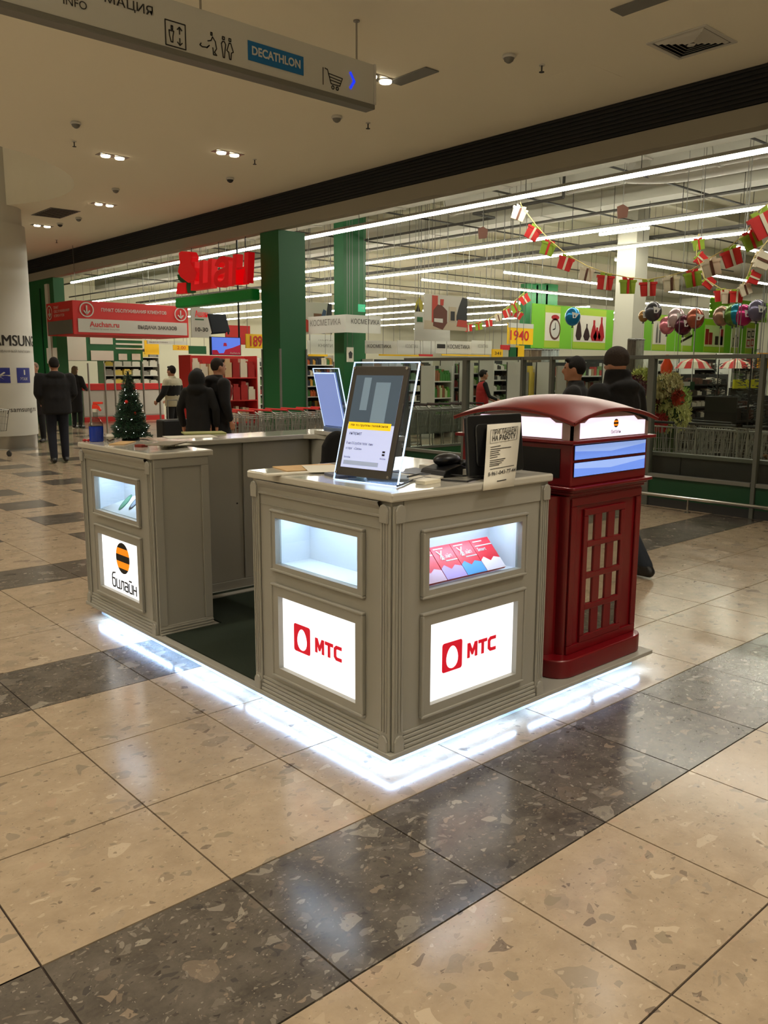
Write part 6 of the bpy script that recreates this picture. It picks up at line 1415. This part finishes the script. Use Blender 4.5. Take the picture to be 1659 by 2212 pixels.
def person(lb, x, y, face, h=1.75, coat=None, coatz=.75, bulk=1.0, trousers=(20, 22, 26), hair=(22, 17, 14), head='hair', arms=None, stride=0.0, white=None, hood=None, eyes=True, name='person', lean=0., slim=1.0, vest=None):
    """face = direction the person looks (radians, world)"""
    t = thing(name, lb, 'person', (0, 0, 0)); k = h/1.75; V_ = lambda *a_: Vector(a_)*k
    arms = arms or {-1: ((-.25, -.02, 1.17), (-.25, .06, .93)), 1: ((.25, -.02, 1.17), (.25, .06, .93))}
    b = MB(); hands = []
    for s_ in (-1, 1):
        f = stride*s_; hip = V_(s_*.09, 0, .93); kn = V_(s_*.1, f*.25+.03, .5); an = V_(s_*.1, f*.55-(.0 if f >= 0 else .05), .09)
        limb(b, [(hip, .1*k), (kn, .076*k), (an, .06*k)])
        limb(b, [(an+V_(0, -.04, -.035), .045*k), (an+V_(s_*.01, .16, -.05), .036*k)])
        sh = V_(s_*.18*slim, 0, 1.43); el = V_(*arms[s_][0]); wr = V_(*arms[s_][1])
        limb(b, [(sh, .058*k), (el, .042*k), (wr, .03*k)])
        d_ = (wr-el).normalized(); pl_ = wr+d_*.05*k; b.sph(pl_, (.035*k, .028*k, .045*k), 10, 6); hands.append(pl_)
        sd2 = d_.orthogonal().normalized()
        sd2 = (Vector((0, 1, 0))-d_*d_.y); sd2 = sd2.normalized() if sd2.length > .3 else d_.orthogonal().normalized()
        for q, L_ in zip((-.03, -.01, .01, .03), (.065, .08, .085, .07)): limb(b, [(pl_+d_*.02*k+sd2*q*k, .011*k), (pl_+d_*(.03+L_*.5)*k+sd2*q*1.05*k, .010*k), (pl_+d_*(.03+L_*.85)*k+sd2*(q*1.0)*k+V_(-s_*.018, 0, 0), .009*k)])
        limb(b, [(pl_+sd2*.02*k, .013*k), (pl_+sd2*.055*k+d_*.03*k, .011*k)])
    b.sph(V_(0, 0, .97), (.165*k*slim, .12*k, .14*k)); b.sph(V_(0, 0, 1.13), (.145*k*slim, .105*k, .18*k)); b.sph(V_(0, -.005, 1.32), (.175*k*slim, .115*k, .17*k)); limb(b, [(V_(0, -.01, 1.42), .07*k), (V_(0, .01, 1.55), .055*k)])
    hc = V_(0, .02, 1.64); b.sph(hc, (.074*k, .094*k, .11*k), 16, 12); b.sph(hc+V_(0, .035, -.055), (.052*k, .055*k, .055*k), 12, 8)
    limb(b, [(hc+V_(0, .088, .01), .011*k), (hc+V_(0, .112, -.025), .016*k)]); b.sph(hc+V_(0, .085, -.06), (.026*k, .014*k, .012*k), 8, 6); b.sph(hc+V_(0, .075, -.095), (.024*k, .022*k, .018*k), 8, 6); b.sph(hc+V_(0, .085, .03), (.05*k, .014*k, .012*k), 8, 6)
    for s_ in (-1, 1): b.sph(hc+V_(s_*.076, -.005, -.01), (.012*k, .022*k, .033*k), 8, 6)
    H_ = np.array([list(v) for v in hands])
    def mf(c):
        z = c[:, 2]/k; m_ = np.where(z > 1.5, 0, np.where(z > .98, 1, np.where(z > .105, 2, 3)))
        for q in H_: m_[np.linalg.norm(c-q, axis=1) < .125*k] = 0
        return m_.astype(np.int32)
    bc = mat('shirt_%d' % (coat or (20, 20, 22))[0], coat or (20, 20, 22), .9)
    remesh(b, 'body', .0135*k, [M_skin, bc, mat('trousers_%d_%d' % trousers[1:], trousers, .9), M_black], mf, t)
    if coat:
        b = MB(); u = bulk
        b.sph(V_(0, -.005, 1.31), (.2*k*u, .145*k*u, .2*k)); b.sph(V_(0, 0, 1.1), (.185*k*u, .15*k*u, .25*k)); limb(b, [(V_(-.13*u, 0, 1.42), .075*k), (V_(.13*u, 0, 1.42), .075*k)])
        n_ = 20; b.lathe([(.165*u*k, coatz*k), (.178*u*k, (coatz+.03)*k), (.175*u*k, 1.0*k), (.17*u*k, 1.25*k)], (0, 0, 0), n_, sx=1.08, sy=.8)
        b.lathe([(.09*k, 1.44*k), (.085*k, 1.5*k), (.075*k, 1.535*k)], (0, 0, 0), 16, sy=.95)
        for s_ in (-1, 1):
            sh = V_(s_*.185*u, 0, 1.41); el = V_(*arms[s_][0]); wr = V_(*arms[s_][1]); el = el*1.0+V_(s_*.02*(u), 0, 0); limb(b, [(sh, .078*k*u), (el, .062*k*u), (wr*.93+el*.07, .05*k)])
        if head == 'hat': b.lathe([(.12*k, 1.4*k), (.11*k, 1.5*k), (.098*k, 1.6*k)], (0, -.005, 0), 18, sy=1.05)
        if hood: b.sph(V_(0, -.03, 1.6), (.125*k, .13*k, .15*k), 14, 10); b.sph(V_(0, -.06, 1.46), (.15*k, .13*k, .09*k), 14, 8)
        elif bulk > 1.1: b.sph(V_(0, -.09, 1.46), (.15*k, .09*k, .07*k), 14, 8)
        cmats = [mat('coat_%d_%d_%d' % coat, coat, .92, bump=.15, bscale=40)]
        if white: cmats += [mat('coat_%d_%d_%d' % white, white, .9)]
        def cf(c):
            z = c[:, 2]/k; m_ = np.zeros(len(c), dtype=np.int32)
            if white: m_[(z > 1.33) | ((z < 1.12) & (np.abs(c[:, 0]) < .24*k) & (c[:, 1] < .12*k))] = 1
            return m_
        remesh(b, 'coat', .016*k, cmats, cf, t)
    if head == 'hair' or head == 'long':
        b = MB(); b.sph(hc+V_(0, -.018, .022), (.082*k, .092*k, .104*k), 18, 12); 
        if head == 'long': b.sph(hc+V_(0, -.035, -.06), (.09*k, .07*k, .13*k), 14, 10)
        for s_ in (-1, 1): b.sph(hc+V_(s_*.062, .02, .03), (.022*k, .03*k, .035*k), 8, 6)
        b.sph(hc+V_(0, .06, .085), (.06*k, .035*k, .025*k), 10, 6)
        remesh(b, 'hair', .012*k, [mat('hair_%d_%d' % hair[:2], hair, .9, bump=.4, bscale=90)], lambda c: np.zeros(len(c), dtype=np.int32), t, 2)
    elif head == 'hat':
        b = MB(); b.sph(hc+V_(0, -.005, .045), (.092*k, .108*k, .1*k), 18, 12); b.lathe([(.094*k, .0), (.097*k, .02*k), (.094*k, .045*k)], hc+V_(0, -.002, -.0), 20, sy=1.12)
        remesh(b, 'beanie', .012*k, [mat('beanie_grey', (52, 44, 40), .95, bump=.4, bscale=80)], lambda c: np.zeros(len(c), dtype=np.int32), t, 2)
    if vest:
        b = MB(); b.sph(V_(0, 0, 1.31), (.2*k, .14*k, .19*k)); b.lathe([(.16*k, .9*k), (.18*k, 1.0*k), (.18*k, 1.25*k)], (0, 0, 0), 18, sx=1.08, sy=.8); remesh(b, 'vest', .016, [mat('vest_red', vest, .8)], lambda c: np.zeros(len(c), dtype=np.int32), t)
    if eyes and head != 'none':
        for s_ in (-1, 1):
            b = MB(); b.sph(hc+V_(s_*.03, .082, .012), (.012*k, .008*k, .007*k), 8, 6); b.build('eye', M_ink, t)
    t.location = (x, y, 0); t.rotation_euler = (0, 0, face-math.pi/2)
    return t
PI = math.pi
az = lambda x, y: math.atan2(y, x)
person('man in a dark padded jacket and navy trousers seen from behind at left', 5.41, 14.52, az(5.41, 14.52)+.15, 1.80, (14, 14, 17), .82, 1.25, (16, 20, 34), arms={-1: ((-.25, .0, 1.17), (-.2, .2, 1.0)), 1: ((.25, .0, 1.17), (.2, .2, 1.0))}, head='hair', hair=(18, 14, 12), stride=.05)
p_ = at(168, 925, z=0); person('woman with fair hair and long black coat standing right of the padded-jacket man', p_.x, p_.y, az(p_.x, p_.y)-.6, 1.68, (12, 12, 14), .45, 1.0, (15, 15, 17), hair=(92, 76, 52), head='long', arms={-1: ((-.26, .02, 1.17), (-.2, .22, 1.05)), 1: ((.26, .02, 1.17), (.2, .24, 1.1))})
p_ = at(86, 955, z=0); person('person in a dark coat half hidden behind the round column', p_.x, p_.y, az(p_.x, p_.y)+PI-.5, 1.74, (28, 22, 22), .6, 1.0, (18, 18, 20), hair=(120, 95, 80))
p_ = at(378, 965, z=0); person('visitor in a cream and black block-coloured jacket pulling a suitcase', p_.x, p_.y, az(p_.x, p_.y)+.9, 1.68, (20, 20, 22), .88, 1.08, (20, 20, 24), white=(190, 184, 160), arms={-1: ((-.27, .02, 1.17), (-.2, .26, 1.0)), 1: ((.27, .02, 1.17), (.2, .28, 1.02))})
p_ = at(434, 1055, z=0); person('woman in a black hooded coat beside the taller man', p_.x, p_.y, az(p_.x, p_.y)-.3, 1.62, (16, 17, 18), .5, .95, (15, 16, 18), hood=True, hair=(30, 28, 24), head='long')
p_ = at(476, 1050, z=0); person('tall balding man in a long black coat looking right', p_.x, p_.y, az(p_.x, p_.y)-1.15, 1.76, (10, 10, 14), .62, 1.15, (20, 19, 22), hair=(34, 26, 22))
p_ = at(1040, 930, y=12.2); person('store worker in a red vest bending over goods behind the glass', p_.x, 12.2, -.5, 1.62, None, .8, 1, (22, 22, 26), vest=(165, 30, 30), arms={-1: ((-.26, .08, 1.15), (-.2, .32, 1.05)), 1: ((.26, .08, 1.15), (.2, .34, 1.05))})
p_ = at(415, 900, y=20.5); person('clerk partly hidden behind the black hooded coat', p_.x, 18.9, az(p_.x, p_.y)+2.6, 1.6, (120, 30, 30), .9, 1, (30, 28, 30))
# the two nearer visitors behind the booth
r1 = 7.7; d1 = at(1243, 800, z=5) ; d1 = Vector((d1.x, d1.y, 0)).normalized() if d1.x > 0 else Vector((.81, .58, 0))
d1 = Vector((at(1246, 790, x=10).x, at(1246, 790, x=10).y, 0)).normalized(); q1 = d1*8.15
person('dark-haired man in a dark coat looking left behind the booth', q1.x, q1.y, az(q1.x, q1.y)+1.45, 1.74, (26, 26, 26), .6, 1.05, (24, 24, 28), hair=(16, 12, 10))
d2 = Vector((at(1308, 790, x=10).x, at(1308, 790, x=10).y, 0)).normalized(); q2 = d2*7.1+R_*.1
person('visitor in a dark beanie and black coat seen from behind, walking past the booth', q2.x, q2.y, az(q2.x, q2.y)+.85, 1.78, (10, 11, 14), .7, 1.14, (24, 32, 42), head='hat', stride=.75, eyes=False)
# trailing foot seen right of the booth belongs to the walking visitor in front of it
